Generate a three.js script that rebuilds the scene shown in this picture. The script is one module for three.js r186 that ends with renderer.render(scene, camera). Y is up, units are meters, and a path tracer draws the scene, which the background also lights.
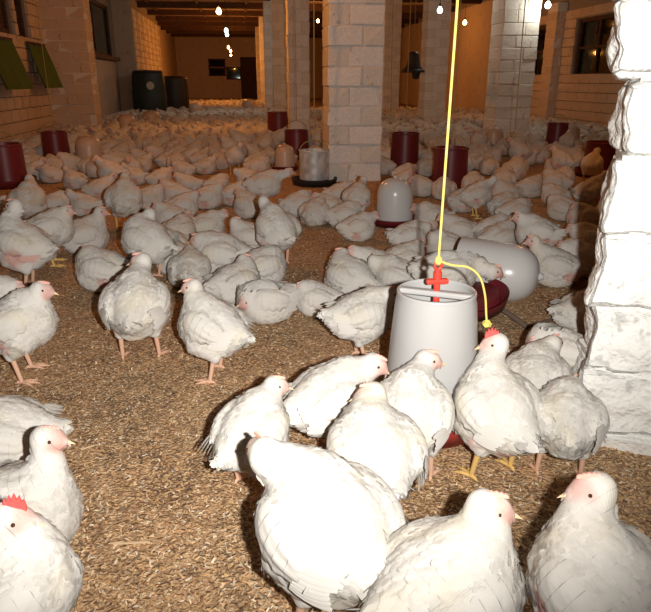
import * as THREE from 'three';
import { mergeGeometries } from 'three/addons/utils/BufferGeometryUtils.js';
import { ImprovedNoise } from 'three/addons/math/ImprovedNoise.js';
import { RoundedBoxGeometry } from 'three/addons/geometries/RoundedBoxGeometry.js';

// ------------------------------------------------------------------ camera, light, exposure
const F = 640, CX = 325.5, CY = 306, EYE = 0.92;
const PITCH = Math.atan(226 / F), YAW = Math.atan(87.5 / F * Math.cos(PITCH));
const scene = new THREE.Scene();
scene.background = new THREE.Color(0x000000);
const camera = new THREE.PerspectiveCamera(2 * Math.atan(306 / F) * 180 / Math.PI, 651 / 612, 0.05, 100);
camera.rotation.order = 'YXZ';
camera.rotation.set(-PITCH, -YAW, 0);
camera.position.set(0, EYE, 0);
scene.add(camera);
const renderer = new THREE.WebGLRenderer({ antialias: true });
renderer.toneMapping = THREE.LinearToneMapping;
renderer.toneMappingExposure = 1.0;
renderer.shadowMap.enabled = true;

// the photographer's flash: a hand's width right of the lens, beam spreading wide around the far aisle
const right = new THREE.Vector3(Math.cos(YAW), 0, Math.sin(YAW));
const flash = new THREE.SpotLight(new THREE.Color(1.0, 0.95, 0.88), 21, 0, 1.07, 1.0, 2);
flash.position.set(0, EYE + 0.012, 0).addScaledVector(right, 0.098);
flash.target.position.set(-0.15, 1.25, -5.0);
flash.castShadow = true; flash.shadow.radius = 0.6;
flash.shadow.mapSize.set(2048, 2048);
scene.add(flash, flash.target);
const BULB_WARM = 3.6, BULB_WHITE = 0.8;

// ------------------------------------------------------------------ helpers
let seed = 12345;
function rnd() { seed = (seed * 1664525 + 1013904223) >>> 0; return seed / 4294967296; }
const rr = (a, b) => a + (b - a) * rnd();
const D2R = Math.PI / 180;
const noise = new ImprovedNoise();
const N3 = (x, y, z) => noise.noise(x + 31.7, y + 17.3, z + 53.1);
const clamp = (x, a = 0, b = 1) => Math.min(b, Math.max(a, x));
const sstep = (a, b, x) => { const t = clamp((x - a) / (b - a)); return t * t * (3 - 2 * t); };

// a pixel of the photograph gives a direction; the distance comes from a horizontal plane of height h
function pix(px, py, h = 0) {
  const a = (px - CX) / F, b = (CY - py) / F;
  const dy = -Math.sin(PITCH) + b * Math.cos(PITCH), dz = Math.cos(PITCH) + b * Math.sin(PITCH);
  const X = a * Math.cos(YAW) + dz * Math.sin(YAW), Z = -(dz * Math.cos(YAW) - a * Math.sin(YAW));
  const t = (h - EYE) / dy;
  return new THREE.Vector3(X * t, h, Z * t);
}
const taken = {};
function numbered(n) { const k = taken[n] = (taken[n] ?? -1) + 1; return k ? `${n}_${String(k).padStart(3, '0')}` : n; }
function shadows(o) { o.castShadow = true; o.receiveShadow = true; return o; }
function thing(name, label, category, pos = [0, 0, 0], turn = 0, group) {
  const o = new THREE.Group(); o.name = numbered(name); scene.add(o);
  o.position.set(...pos); o.rotation.y = turn; o.userData = { label, category };
  if (group) o.userData.group = group;
  return o;
}
function part(name, geo, mat, parent, label) {
  const m = shadows(new THREE.Mesh(geo, mat)); m.name = name; parent.add(m);
  if (label) m.userData.label = label;
  return m;
}
function struct(name, geo, mat, label, pos = [0, 0, 0]) {
  const m = shadows(new THREE.Mesh(geo, mat)); m.name = name; scene.add(m); m.position.set(...pos);
  m.userData = { kind: 'structure', label, category: name.split('_')[0] };
  return m;
}
const box = (w, h, d, x = 0, y = 0, z = 0) => new THREE.BoxGeometry(w, h, d).translate(x, y, z);
function lathe(pts, seg = 32) { return new THREE.LatheGeometry(pts.map(p => new THREE.Vector2(...p)), seg); }
function tube(pts, r, seg = 24, rad = 6) {
  return new THREE.TubeGeometry(new THREE.CatmullRomCurve3(pts.map(p => new THREE.Vector3(...p))), seg, r, rad, false);
}
function rod(a, b, ra, rb = ra, seg = 8) {
  const A = new THREE.Vector3(...a), B = new THREE.Vector3(...b), d = B.clone().sub(A), L = d.length();
  const g = new THREE.CylinderGeometry(rb, ra, L, seg, 1);
  g.applyQuaternion(new THREE.Quaternion().setFromUnitVectors(new THREE.Vector3(0, 1, 0), d.normalize()));
  return g.translate((A.x + B.x) / 2, (A.y + B.y) / 2, (A.z + B.z) / 2);
}

// ------------------------------------------------------------------ textures
function dataTex(n, fn, srgb = false) {
  const d = new Uint8Array(n * n * 4);
  for (let j = 0; j < n; j++) for (let i = 0; i < n; i++) {
    const c = fn(i / n, j / n), o = (j * n + i) * 4;
    for (let k = 0; k < 3; k++) d[o + k] = clamp(c[k]) * 255;
    d[o + 3] = 255;
  }
  const t = new THREE.DataTexture(d, n, n); t.wrapS = t.wrapT = THREE.RepeatWrapping;
  t.magFilter = THREE.LinearFilter; t.minFilter = THREE.LinearMipmapLinearFilter; t.generateMipmaps = true;
  if (srgb) t.colorSpace = THREE.SRGBColorSpace;
  t.needsUpdate = true; return t;
}
function tileNoise(n, freq, sd) {            // periodic value noise
  const s0 = seed; seed = sd; const g = Float32Array.from({ length: freq * freq }, rnd); seed = s0;
  return (u, v) => {
    const x = u * freq, y = v * freq, i = Math.floor(x), j = Math.floor(y), fx = x - i, fy = y - j;
    const sx = fx * fx * (3 - 2 * fx), sy = fy * fy * (3 - 2 * fy);
    const at = (a, b) => g[(((b % freq) + freq) % freq) * freq + (((a % freq) + freq) % freq)];
    return (at(i, j) * (1 - sx) + at(i + 1, j) * sx) * (1 - sy) + (at(i, j + 1) * (1 - sx) + at(i + 1, j + 1) * sx) * sy;
  };
}
// wood-shaving litter: thousands of short strokes, each shaving its own tone, on a brown ground
const LN = 1024;
const litter = (() => {
  const col = new Float32Array(LN * LN * 3), hgt = new Float32Array(LN * LN);
  const n1 = tileNoise(LN, 8, 5), n2 = tileNoise(LN, 40, 6), n3 = tileNoise(LN, 300, 7);
  for (let j = 0; j < LN; j++) for (let i = 0; i < LN; i++) {
    const u = i / LN, v = j / LN, m = 0.72 + 0.3 * n1(u, v) + 0.3 * (n2(u, v) - 0.5) + 0.35 * (n3(u, v) - 0.5), o = (j * LN + i) * 3;
    col[o] = 0.75 * m; col[o + 1] = 0.61 * m; col[o + 2] = 0.465 * m; hgt[j * LN + i] = 0.3 * n3(u, v) + 0.2 * n2(u, v);
  }
  seed = 777;
  const tones = [[0.85, 0.70, 0.52], [0.78, 0.62, 0.45], [0.90, 0.78, 0.62], [0.62, 0.47, 0.34], [0.50, 0.37, 0.26], [0.82, 0.65, 0.43], [0.94, 0.89, 0.80], [0.72, 0.56, 0.41]];
  for (let s = 0; s < 42000; s++) {
    const x0 = rnd() * LN, y0 = rnd() * LN, a = rnd() * Math.PI * 2, L = rr(2, 11), w = rr(0.6, 2.0);
    const t = tones[Math.floor(rnd() * rnd() * 1.35 * 8) % 8], b = rr(0.8, 1.12), h = rr(0.35, 1);
    const ca = Math.cos(a), sa = Math.sin(a);
    for (let q = -L / 2; q < L / 2; q += 0.6) for (let p = -w; p <= w; p += 0.6) {
      const x = ((Math.round(x0 + q * ca - p * sa) % LN) + LN) % LN, y = ((Math.round(y0 + q * sa + p * ca) % LN) + LN) % LN, o = y * LN + x;
      for (let k = 0; k < 3; k++) col[o * 3 + k] = col[o * 3 + k] * 0.25 + t[k] * b * 0.75;
      hgt[o] = hgt[o] * 0.3 + h * 0.7;
    }
  }
  const at = (u, v) => Math.floor(v * LN) * LN + Math.floor(u * LN);
  const map = dataTex(LN, (u, v) => { const o = at(u, v) * 3; return [col[o], col[o + 1], col[o + 2]]; }, true);
  const bump = dataTex(LN, (u, v) => { const h = hgt[at(u, v)]; return [h, h, h]; });
  return { map, bump };
})();
// feathers: overlapping scallops, fine relief only
const featherBump = dataTex(512, (u, v) => {
  const rows = 10, cols = 8; let best = 0;
  for (let k = 0; k < 2; k++) {
    const y = v * rows + k, r = Math.floor(y), fy = y - r, x = u * cols + (r % 2) * 0.5, c = Math.floor(x), fx = x - c - 0.5;
    const rnd1 = Math.abs(Math.sin((c % cols) * 12.9 + (r % rows) * 78.2) * 43758.5) % 1;
    const e = Math.sqrt(fx * fx * 2.6 + (fy - 0.15) * (fy - 0.15) * 0.9);
    const h = (1 - e) * (0.7 + 0.3 * rnd1) - k * 0.25 + 0.07 * Math.sin(fx * 60 + fy * 9);
    best = Math.max(best, h);
  }
  return [best, best, best];
});
featherBump.repeat.set(1 / 0.2, 1 / 0.24);
const plasterN = [tileNoise(512, 8, 11), tileNoise(512, 32, 12), tileNoise(512, 110, 13), tileNoise(512, 220, 14)];
const plasterBump = dataTex(512, (u, v) => { const h = 0.35 * plasterN[0](u, v) + 0.3 * plasterN[1](u, v) + 0.25 * plasterN[2](u, v) + 0.15 * plasterN[3](u, v); return [h, h, h]; });
// whitewash worn in places to the grey block below
const washMap = dataTex(512, (u, v) => {
  const a = plasterN[0](u, v), b = plasterN[1](u, v), c = plasterN[2](u, v);
  const worn = sstep(0.70, 0.82, 0.5 * a + 0.3 * b + 0.25 * c), k = 1.0 + 0.08 * (c - 0.5);
  return [k * (0.92 - 0.20 * worn), k * (0.91 - 0.22 * worn), k * (0.89 - 0.24 * worn)];
}, true);
const nearWashMap = dataTex(512, (u, v) => {
  const a = plasterN[1](u, v), c = plasterN[2](u, v), worn = sstep(0.66, 0.8, 0.6 * a + 0.4 * c);
  return [0.93 - 0.12 * worn, 0.93 - 0.12 * worn, 0.92 - 0.12 * worn];
}, true);
const woodMap = dataTex(256, (u, v) => {
  const g = plasterN[2](u * 0.12, v * 1) * 0.5 + plasterN[1](u * 0.3, v) * 0.5, k = 0.75 + 0.5 * g;
  return [0.30 * k, 0.21 * k, 0.15 * k];
}, true);
const zincMap = dataTex(256, (u, v) => {
  const k = 0.62 + 0.22 * plasterN[1](u, v) + 0.18 * plasterN[0](u, v); return [k * 0.98, k, k * 1.0];
}, true);

// ------------------------------------------------------------------ materials
const std = (o) => new THREE.MeshStandardMaterial(o);
const M = {
  litter: std({ map: litter.map, bumpMap: litter.bump, bumpScale: 0.006, roughness: 1 }),
  feather: std({ vertexColors: true, bumpMap: featherBump, bumpScale: 0.0017, roughness: 0.95 }),
  plume: std({ vertexColors: true, roughness: 0.95, side: THREE.DoubleSide }),
  comb: std({ color: new THREE.Color().setRGB(0.72, 0.10, 0.09), roughness: 0.6 }),
  palecomb: std({ color: new THREE.Color().setRGB(0.80, 0.44, 0.36), roughness: 0.7 }),
  beak: std({ color: new THREE.Color().setRGB(0.80, 0.56, 0.34), roughness: 0.5 }),
  eye: std({ color: new THREE.Color().setRGB(0.05, 0.022, 0.012), roughness: 0.12 }),
  legPink: std({ color: new THREE.Color().setRGB(0.74, 0.46, 0.32), roughness: 0.7 }),
  legYellow: std({ color: new THREE.Color().setRGB(0.76, 0.50, 0.17), roughness: 0.7 }),
  wash: std({ map: washMap, bumpMap: plasterBump, bumpScale: 0.008, roughness: 0.95 }),
  wash2: std({ map: washMap, color: new THREE.Color().setRGB(0.90, 0.88, 0.84), bumpMap: plasterBump, bumpScale: 0.008, roughness: 0.95 }),
  brick: std({ map: washMap, color: new THREE.Color().setRGB(0.74, 0.61, 0.50), bumpMap: plasterBump, bumpScale: 0.008, roughness: 0.95 }),
  brick2: std({ map: washMap, color: new THREE.Color().setRGB(0.70, 0.57, 0.46), bumpMap: plasterBump, bumpScale: 0.008, roughness: 0.95 }),
  mortar: std({ color: new THREE.Color().setRGB(0.30, 0.26, 0.22), bumpMap: plasterBump, bumpScale: 0.01, roughness: 1 }),
  whiteMortar: std({ color: new THREE.Color().setRGB(0.72, 0.70, 0.67), bumpMap: plasterBump, bumpScale: 0.012, roughness: 1 }),
  nearWash: std({ map: nearWashMap, bumpMap: plasterBump, bumpScale: 0.012, roughness: 0.95 }),
  plaster: std({ map: washMap, color: new THREE.Color().setRGB(0.60, 0.50, 0.42), bumpMap: plasterBump, bumpScale: 0.006, roughness: 0.95 }),
  wood: std({ map: woodMap, roughness: 0.85 }),
  glass: new THREE.MeshPhysicalMaterial({ color: new THREE.Color().setRGB(0.40, 0.58, 0.48), roughness: 0.03, transmission: 1, thickness: 0 }),
  greencloth: std({ color: new THREE.Color().setRGB(0.085, 0.13, 0.018), roughness: 1, side: THREE.DoubleSide }),
  ceiling: std({ color: new THREE.Color().setRGB(0.32, 0.235, 0.17), bumpMap: plasterBump, bumpScale: 0.01, roughness: 1 }),
  whiteplastic: new THREE.MeshPhysicalMaterial({ color: new THREE.Color().setRGB(0.42, 0.42, 0.42), roughness: 0.32, side: THREE.DoubleSide }),
  jar: new THREE.MeshPhysicalMaterial({ color: new THREE.Color().setRGB(0.60, 0.60, 0.60), roughness: 0.25 }),
  amberjar: new THREE.MeshPhysicalMaterial({ color: new THREE.Color().setRGB(0.58, 0.45, 0.36), roughness: 0.35 }),
  maroon: std({ color: new THREE.Color().setRGB(0.15, 0.016, 0.022), roughness: 0.4, side: THREE.DoubleSide }),
  red: std({ color: new THREE.Color().setRGB(0.70, 0.055, 0.035), roughness: 0.4 }),
  redpan: std({ color: new THREE.Color().setRGB(0.42, 0.04, 0.035), roughness: 0.4, side: THREE.DoubleSide }),
  rope: std({ color: new THREE.Color().setRGB(0.80, 0.64, 0.16), roughness: 0.8 }),
  string: std({ color: new THREE.Color().setRGB(0.38, 0.30, 0.12), roughness: 0.9 }),
  zinc: std({ map: zincMap, metalness: 0.2, roughness: 0.45, side: THREE.DoubleSide }),
  black: std({ color: new THREE.Color().setRGB(0.022, 0.022, 0.024), roughness: 0.55, side: THREE.DoubleSide }),
  drum: std({ color: new THREE.Color().setRGB(0.018, 0.032, 0.030), roughness: 0.6 }),
  emblem: std({ color: new THREE.Color().setRGB(0.45, 0.42, 0.38), roughness: 0.6 }),
  straw: std({ color: new THREE.Color().setRGB(0.62, 0.45, 0.28), roughness: 0.9 }),
  stick: std({ color: new THREE.Color().setRGB(0.17, 0.12, 0.09), roughness: 0.8 }),
  bulbWarm: std({ color: 0x000000, emissive: new THREE.Color(1, 0.55, 0.2), emissiveIntensity: 14 }),
  bulbWhite: std({ color: 0x000000, emissive: new THREE.Color(0.85, 1, 0.95), emissiveIntensity: 8 }),
};

// ------------------------------------------------------------------ the house: floor, ceiling, walls
function planeUV(g, s = 1) { const uv = g.attributes.uv; for (let i = 0; i < uv.count; i++) uv.setXY(i, uv.getX(i) * s, uv.getY(i) * s); return g; }
function metricBox(w, h, d) {              // box with uv in metres
  const g = new THREE.BoxGeometry(w, h, d), uv = g.attributes.uv, dims = [[d, h], [d, h], [w, d], [w, d], [w, h], [w, h]];
  for (let f = 0; f < 6; f++) for (let k = 0; k < 4; k++) { const i = f * 4 + k; uv.setXY(i, uv.getX(i) * dims[f][0], uv.getY(i) * dims[f][1]); }
  return g;
}
const CEIL = 3.05, XL = -3.25, XR = 6.7, ZF = -36, ZB = 2.2;
{
  const w = XR - XL + 0.6, d = ZB - ZF + 0.6;
  const g = new THREE.PlaneGeometry(w, d, 180, 500).rotateX(-Math.PI / 2);
  const p = g.attributes.position, uv = g.attributes.uv;
  for (let i = 0; i < p.count; i++) {
    const x = p.getX(i) + (XL + XR) / 2, z = p.getZ(i) + (ZB + ZF) / 2;
    p.setXYZ(i, x, 0.008 * N3(x * 2.1, 0, z * 2.1) + 0.004 * N3(x * 7, 3, z * 7), z);
    uv.setXY(i, x / 1.35, z / 1.35);
  }
  g.computeVertexNormals();
  struct('floor', g, M.litter, 'deep brown wood shaving litter covering the whole floor');
  struct('trim_1', metricBox(w, 0.2, d), M.mortar, 'earth slab below the litter', [(XL + XR) / 2, -0.13, (ZB + ZF) / 2]);
  const c = struct('ceiling', metricBox(w, 0.15, d), M.ceiling, 'low brown ceiling crossed by thin beams', [(XL + XR) / 2, CEIL + 0.075, (ZB + ZF) / 2]);
  const bg = metricBox(w, 0.16, 0.12), pg = metricBox(0.07, 0.06, d);
  for (let z = -1; z > ZF; z -= 2.2) part('beam', bg, M.wood, c).position.set(0, -0.155, z - (ZB + ZF) / 2);
  for (let x = -4.2; x < 5; x += 1.4) part('batten', pg, M.wood, c).position.set(x, -0.10, 0);
}
// courses of whitewashed blocks; each block is a mesh of its own
function blockGeo(w, h, d, rough, sd) {
  const g = new RoundedBoxGeometry(w, h, d, 2, Math.min(w, h, d) * 0.07), p = g.attributes.position, uv = g.attributes.uv, nn = g.attributes.normal;
  for (let i = 0; i < p.count; i++) {
    const x = p.getX(i), y = p.getY(i), z = p.getZ(i);
    const k = rough;
    p.setXYZ(i, x + k * N3(x * 9 + sd, y * 9, z * 9), y + 0.5 * k * N3(x * 9, y * 9 + sd, z * 9), z + k * N3(x * 9, y * 9, z * 9 + sd));
    const ax = Math.abs(nn.getX(i)), ay = Math.abs(nn.getY(i)), az = Math.abs(nn.getZ(i)), s = sd * 0.37;
    if (az >= ax && az >= ay) uv.setXY(i, x + s, y + s); else if (ax >= ay) uv.setXY(i, z + s, y + s); else uv.setXY(i, x + s, z + s);
  }
  g.computeVertexNormals(); return g;
}
const blockCache = {};
function sharedBlock(w, h, d, v) {
  const k = [w, h, d, v].map(q => q.toFixed(2)).join();
  return blockCache[k] ??= blockGeo(w, h, d, 0.017, v * 3.1 + w * 7);
}
// a pillar of two blocks to a course, courses broken alternately, around a recessed mortar core
function pillar(label, x0, x1, zf, depth, h = CEIL, course = 0.172, mats = [M.wash, M.wash2], core = M.whiteMortar) {
  const w = x1 - x0, t = thing('brick_pillar', label, 'pillar', [(x0 + x1) / 2, 0, zf - depth / 2], 0, undefined);
  part('mortar_core', metricBox(w - 0.016, h, depth - 0.016).translate(0, h / 2, 0), core, t);
  const n = Math.floor(h / course);
  for (let c = 0; c < n; c++) {
    const split = c % 2 ? 0.62 : 0.38, gap = 0.007, y = (c + 0.5) * course;
    let a = -w / 2;
    for (const f of [split, 1 - split]) {
      const bw = w * f - gap, b = part('block', sharedBlock(bw, course - gap, depth, c % 3), mats[(c * 2 + (f < 0.5)) % mats.length], t);
      b.position.set(a + w * f / 2 + rr(-0.005, 0.005), y, rr(-0.006, 0.008)); b.rotation.y = rr(-0.012, 0.012);
      a += w * f;
    }
  }
  return t;
}
const P = {
  E: pillar('broad whitewashed block pillar behind the galvanized feeder', 0.81, 1.32, -6.08, 0.45),
  C: pillar('slim whitewashed pillar behind the stacked maroon feeders', 0.75, 1.07, -10.1, 0.4),
  C2: pillar('grey pillar in the centre row, right behind the slim whitewashed one', 0.75, 1.15, -14.5, 0.45),
  D: pillar('thin orange-lit pillar in the centre row near the dangling bulbs', 0.76, 1.2, -19, 0.45),
  D2: pillar('last pillar of the centre row before the end wall', 0.78, 1.2, -23.4, 0.45),
  D3: pillar('dim pillar of the centre row close to the end wall', 0.78, 1.2, -28, 0.45),
  H: pillar('broad lit block pillar with a white bulb beside its top', 3.93, 4.5, -9.9, 0.5),
  G: pillar('grey block pillar behind the black hanging hood', 3.85, 4.32, -13.7, 0.45),
  Fp: pillar('orange-lit pillar glimpsed beyond the black hanging hood', 3.85, 4.3, -17.8, 0.45),
  F2: pillar('dim far pillar in the row by the window wall', 3.85, 4.3, -22, 0.45),
  F3: pillar('farthest pillar in the row by the window wall', 3.85, 4.3, -26.5, 0.45),
  A: pillar('brown washed brick pier beside the green cloth flaps', XL, -2.5, -12.15, 0.5, CEIL, 0.172, [M.brick, M.brick2]),
};
// the near pillar: rough, thickly limed blocks with open joints
{
  const t = thing('lime_pillar', 'rough thickly limed white pillar standing next to the chickens', 'pillar', [1.075, 0, -1.42], -27 * D2R);
  const w = 0.46, d = 0.24, course = 0.176, off = -0.048;
  part('mortar_core', metricBox(w - 0.10, CEIL, d - 0.06).translate(0.02, CEIL / 2, 0), M.whiteMortar, t);
  for (let c = 0; c < 17; c++) {
    const h = course - 0.002, y = off + (c + 0.5) * course - course * 0.5;
    const g = new THREE.BoxGeometry(w, h, d, 34, 14, 18), p = g.attributes.position, uv = g.attributes.uv, nn = g.attributes.normal;
    for (let i = 0; i < p.count; i++) {
      let x = p.getX(i), yy = p.getY(i), z = p.getZ(i);
      // rounded, lumpy arrises
      const r = c === 5 || c === 6 ? 0.05 : 0.015, ex = Math.max(0, Math.abs(x) - (w / 2 - r * 1.2)), ey = Math.max(0, Math.abs(yy) - (h / 2 - r * 0.7)), ez = Math.max(0, Math.abs(z) - (d / 2 - r));
      const L = Math.hypot(ex, ey, ez);
      if (L > r * 0.8) { const k = (r * 0.8) / L; x = Math.sign(x) * (Math.abs(x) - ex + ex * k); yy = Math.sign(yy) * (Math.abs(yy) - ey + ey * k); z = Math.sign(z) * (Math.abs(z) - ez + ez * k); }
      const s = c * 5.3, q = 0.024 * N3(x * 7 + s, yy * 9, z * 7) + 0.010 * N3(x * 24, yy * 24 + s, z * 24) + 0.003 * N3(x * 70, yy * 70 + s, z * 70);
      const n = new THREE.Vector3(x / w, yy / h * 0.4, z / d).normalize();
      p.setXYZ(i, x + n.x * q * 1.3, yy + n.y * q, z + n.z * q);
      const ax = Math.abs(nn.getX(i)), az = Math.abs(nn.getZ(i));
      if (az > 0.5) uv.setXY(i, x + s, yy); else if (ax > 0.5) uv.setXY(i, z + s, yy); else uv.setXY(i, x + s, z);
    }
    // weld by position for a continuous surface
    const key = new Map(), idx = g.index.array, remap = []; const pos2 = [], uv2 = [];
    for (let i = 0; i < p.count; i++) {
      const k = `${p.getX(i).toFixed(5)},${p.getY(i).toFixed(5)},${p.getZ(i).toFixed(5)}`;
      if (!key.has(k)) { key.set(k, pos2.length / 3); pos2.push(p.getX(i), p.getY(i), p.getZ(i)); uv2.push(uv.getX(i), uv.getY(i)); }
      remap[i] = key.get(k);
    }
    const g2 = new THREE.BufferGeometry();
    g2.setAttribute('position', new THREE.Float32BufferAttribute(pos2, 3)); g2.setAttribute('uv', new THREE.Float32BufferAttribute(uv2, 2));
    g2.setIndex([...idx].map(i => remap[i])); g2.computeVertexNormals();
    const b = part('block', g2, M.nearWash, t);
    b.position.set((c <= 4 ? 0.040 : c === 5 ? 0.028 : -0.012) + rr(-0.008, 0.008), y, rr(-0.008, 0.008)); b.rotation.y = rr(-0.03, 0.03);
    // thin pads of mortar squeezed between the courses
    if (c) part('mortar_joint', metricBox(w - (c === 6 ? 0.14 : 0.03), 0.024, d - (c === 6 ? 0.1 : 0.022)).translate(c === 6 ? 0.03 : c < 6 ? 0.04 : 0.0, y - course / 2, 0), M.nearWash, t);
  }
}
// a wall built from blocks laid in a region of a vertical plane facing +x or -x, skipping openings
function wallBlocks(parent, x, face, z0, z1, y0, y1, holes, mats, course = 0.172, len = 0.36) {
  const nC = Math.floor((y1 - y0) / course + 0.01);
  for (let c = 0; c < nC; c++) {
    const y = y0 + (c + 0.5) * course; let z = z0 - (c % 2 ? len / 2 : 0);
    while (z < z1 - 0.05) {
      let a = Math.max(z, z0), b = Math.min(z + len, z1); z += len;
      for (const h of holes) if (y > h[2] && y < h[3]) {
        if (a >= h[0] && b <= h[1]) { a = b; } else if (a < h[0] && b > h[0]) b = h[0]; else if (a < h[1] && b > h[1]) a = h[1];
      }
      if (b - a < 0.06) continue;
      const L = Math.round((b - a) * 20) / 20 - 0.012;
      const m = part('block', sharedBlock(0.05, course - 0.012, Math.max(0.05, L), c % 3), mats[(c + Math.round(Math.abs(z) * 7)) % mats.length], parent);
      m.position.set(x + face * (0.012 + rr(0, 0.006)), y, (a + b) / 2);
    }
  }
}
function wallSlab(name, label, x, z0, z1, holes, mat) {   // slab of 0.25 m behind plane x, with openings cut as gaps
  const s = x < 1 ? -1 : 1, T = 0.25;
  const rects = []; let zs = z0;
  for (const h of [...holes].sort((a, b) => a[0] - b[0])) {
    if (h[0] > zs) rects.push([zs, h[0], 0, CEIL]);
    rects.push([h[0], h[1], 0, h[2]], [h[0], h[1], h[3], CEIL]); zs = h[1];
  }
  rects.push([zs, z1, 0, CEIL]);
  const gs = rects.filter(r => r[3] - r[2] > 0.01 && r[1] - r[0] > 0.01).map(r => metricBox(T, r[3] - r[2], r[1] - r[0]).translate(x + s * T / 2, (r[2] + r[3]) / 2, (r[0] + r[1]) / 2));
  return struct(name, mergeGeometries(gs), mat, label);
}
const whiteB = [M.wash, M.wash2, M.brick], brownB = [M.brick, M.brick2];
// left wall: window openings [z0, z1, y0, y1]
const holesL = [[-11.45, -10.85, 1.5, 2.6], [-10.7, -9.75, 1.55, 2.6], [-18.8, -13.1, 1.48, 2.7]];
const wallL = wallSlab('wall_left', 'brown washed brick wall behind the green cloth flaps', XL, -19.2, ZB, holesL, M.mortar);
wallBlocks(wallL, XL, 1, -12.15, -7.6, 0, 2.9, holesL, brownB);
part('plaster', metricBox(0.03, 1.4, 6.2).translate(XL + 0.015, 0.7, -15.75), M.plaster, wallL, 'smooth plastered lower wall');
const wallL2 = wallSlab('wall_far_left', 'orange-lit brick wall running towards the end of the aisle', -2.78, -25.6, -19.2, [], M.mortar);
wallBlocks(wallL2, -2.78, 1, -25.6, -19.25, 0, 2.9, [], [M.brick, M.wash2], 0.172, 0.4);
part('end_face', metricBox(0.5, CEIL, 0.04).translate(-3.01, CEIL / 2, -19.2), M.plaster, wallL2, 'plastered end of the wall');
wallSlab('wall_end_left', 'brick wall beside the end of the aisle', -3.1, ZF, -25.6, [], M.brick);
// right wall
const holesR = [[-13.0, -11.5, 0.98, 2.05], [-15.6, -14.3, 0.98, 2.05], [-20.4, -19.2, 0.95, 2.0], [-22.6, -21.4, 0.95, 2.0], [-28, -26.6, 0.95, 2.0]];
const wallR = wallSlab('wall_right', 'dim brick wall with dark paned windows', XR, ZF, ZB, holesR, M.mortar);
wallBlocks(wallR, XR, -1, -16.2, -10.2, 0, 2.4, holesR, brownB, 0.172, 0.38);
part('far_brickwork', metricBox(0.02, 2.9, 19.5).translate(XR - 0.012, 1.45, -26.1).toNonIndexed(), M.brick, wallR);
pillar('shallow brick pier between the two dark paned windows', XR - 0.22, XR, -13.5, 0.45, 2.4, 0.172, brownB);
// end wall and the wall behind the camera
const gEnd = metricBox(XR - XL + 0.6, CEIL, 0.25);
const gEndCut = (() => { // the wall as upright strips left standing around the openings
  const x0 = XL - 0.3, x1 = XR + 0.3, xc = (XL + XR) / 2, gs = [], add = (a, b, y0, y1) => gs.push(metricBox(b - a, y1 - y0, 0.25).translate((a + b) / 2 - xc, (y0 + y1) / 2 - CEIL / 2, 0));
  add(x0, -1.45, 0, CEIL); add(-1.45, -0.65, 0, 1.145); add(-1.45, -0.65, 1.495, 1.575); add(-1.45, -0.65, 1.925, CEIL);
  add(-0.65, -0.55, 0, CEIL); add(-0.55, 0.15, 0, 0.975); add(-0.55, 0.15, 1.525, CEIL); add(0.15, x1, 0, CEIL);
  return mergeGeometries(gs);
})();
const wallE = struct('wall_end', gEndCut, M.brick, 'orange-lit end wall with small panes and a door', [(XL + XR) / 2, CEIL / 2, ZF - 0.125]);
struct('wall_back', gEnd.clone(), M.plaster, 'plain wall behind the viewer', [(XL + XR) / 2, CEIL / 2, ZB + 0.125]);
// windows: timber frame, mullions and dark panes in the openings
let wn = 0;
function windowIn(x, h, label, nz, ny, paneMat = M.glass) {
  const s = x < 1 ? -1 : 1, t = new THREE.Group(); t.name = `window_${++wn}`; scene.add(t);
  t.userData = { kind: 'structure', label, category: 'window' };
  const W = h[1] - h[0], H = h[3] - h[2]; t.position.set(x + s * 0.08, h[2], (h[0] + h[1]) / 2);
  for (const z of [-1, 1]) part('frame_stile', metricBox(0.08, H, 0.07).translate(0, H / 2, z * (W / 2 - 0.035)), M.wood, t);
  for (const y of [0.035, H - 0.035]) part('frame_rail', metricBox(0.08, 0.07, W - 0.14).translate(0, y, 0), M.wood, t);
  for (let i = 1; i < nz; i++) part('mullion', metricBox(0.06, H - 0.14, 0.045).translate(0, H / 2, -W / 2 + W * i / nz), M.wood, t);
  for (let j = 1; j < ny; j++) part('transom', metricBox(0.05, 0.045, W - 0.14).translate(0, H * j / ny, 0), M.wood, t);
  if (paneMat) for (let i = 0; i < nz; i++) for (let j = 0; j < ny; j++)
    part('pane', metricBox(0.012, H / ny - 0.05, W / nz - 0.05).translate(s * 0.01, H * (j + 0.5) / ny, -W / 2 + W * (i + 0.5) / nz), paneMat, t);
  return t;
}
windowIn(XR, holesR[0], 'dark green four-paned window close to the limed pillar', 2, 2);
windowIn(XR, holesR[1], 'dark four-paned window past the shallow pier', 2, 2);
windowIn(XR, holesR[2], 'small dark window far along the right wall', 2, 2);
windowIn(XR, holesR[3], 'small dark window farther along the right wall', 2, 2);
windowIn(XR, holesR[4], 'tiny dark window near the end of the right wall', 2, 2);
windowIn(XL, holesL[0], 'dark open window above the green cloth flap by the brick pier', 1, 1, null);
windowIn(XL, holesL[1], 'boarded brown window above the outer green cloth flap', 1, 1, M.wood);
{ const t = windowIn(XL, holesL[2], 'long dark window over a timber sill past the brick pier', 3, 1, M.glass);
  part('sill', metricBox(0.2, 0.09, 5.75).translate(0.14, -0.045, 0), M.wood, t); }
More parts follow.
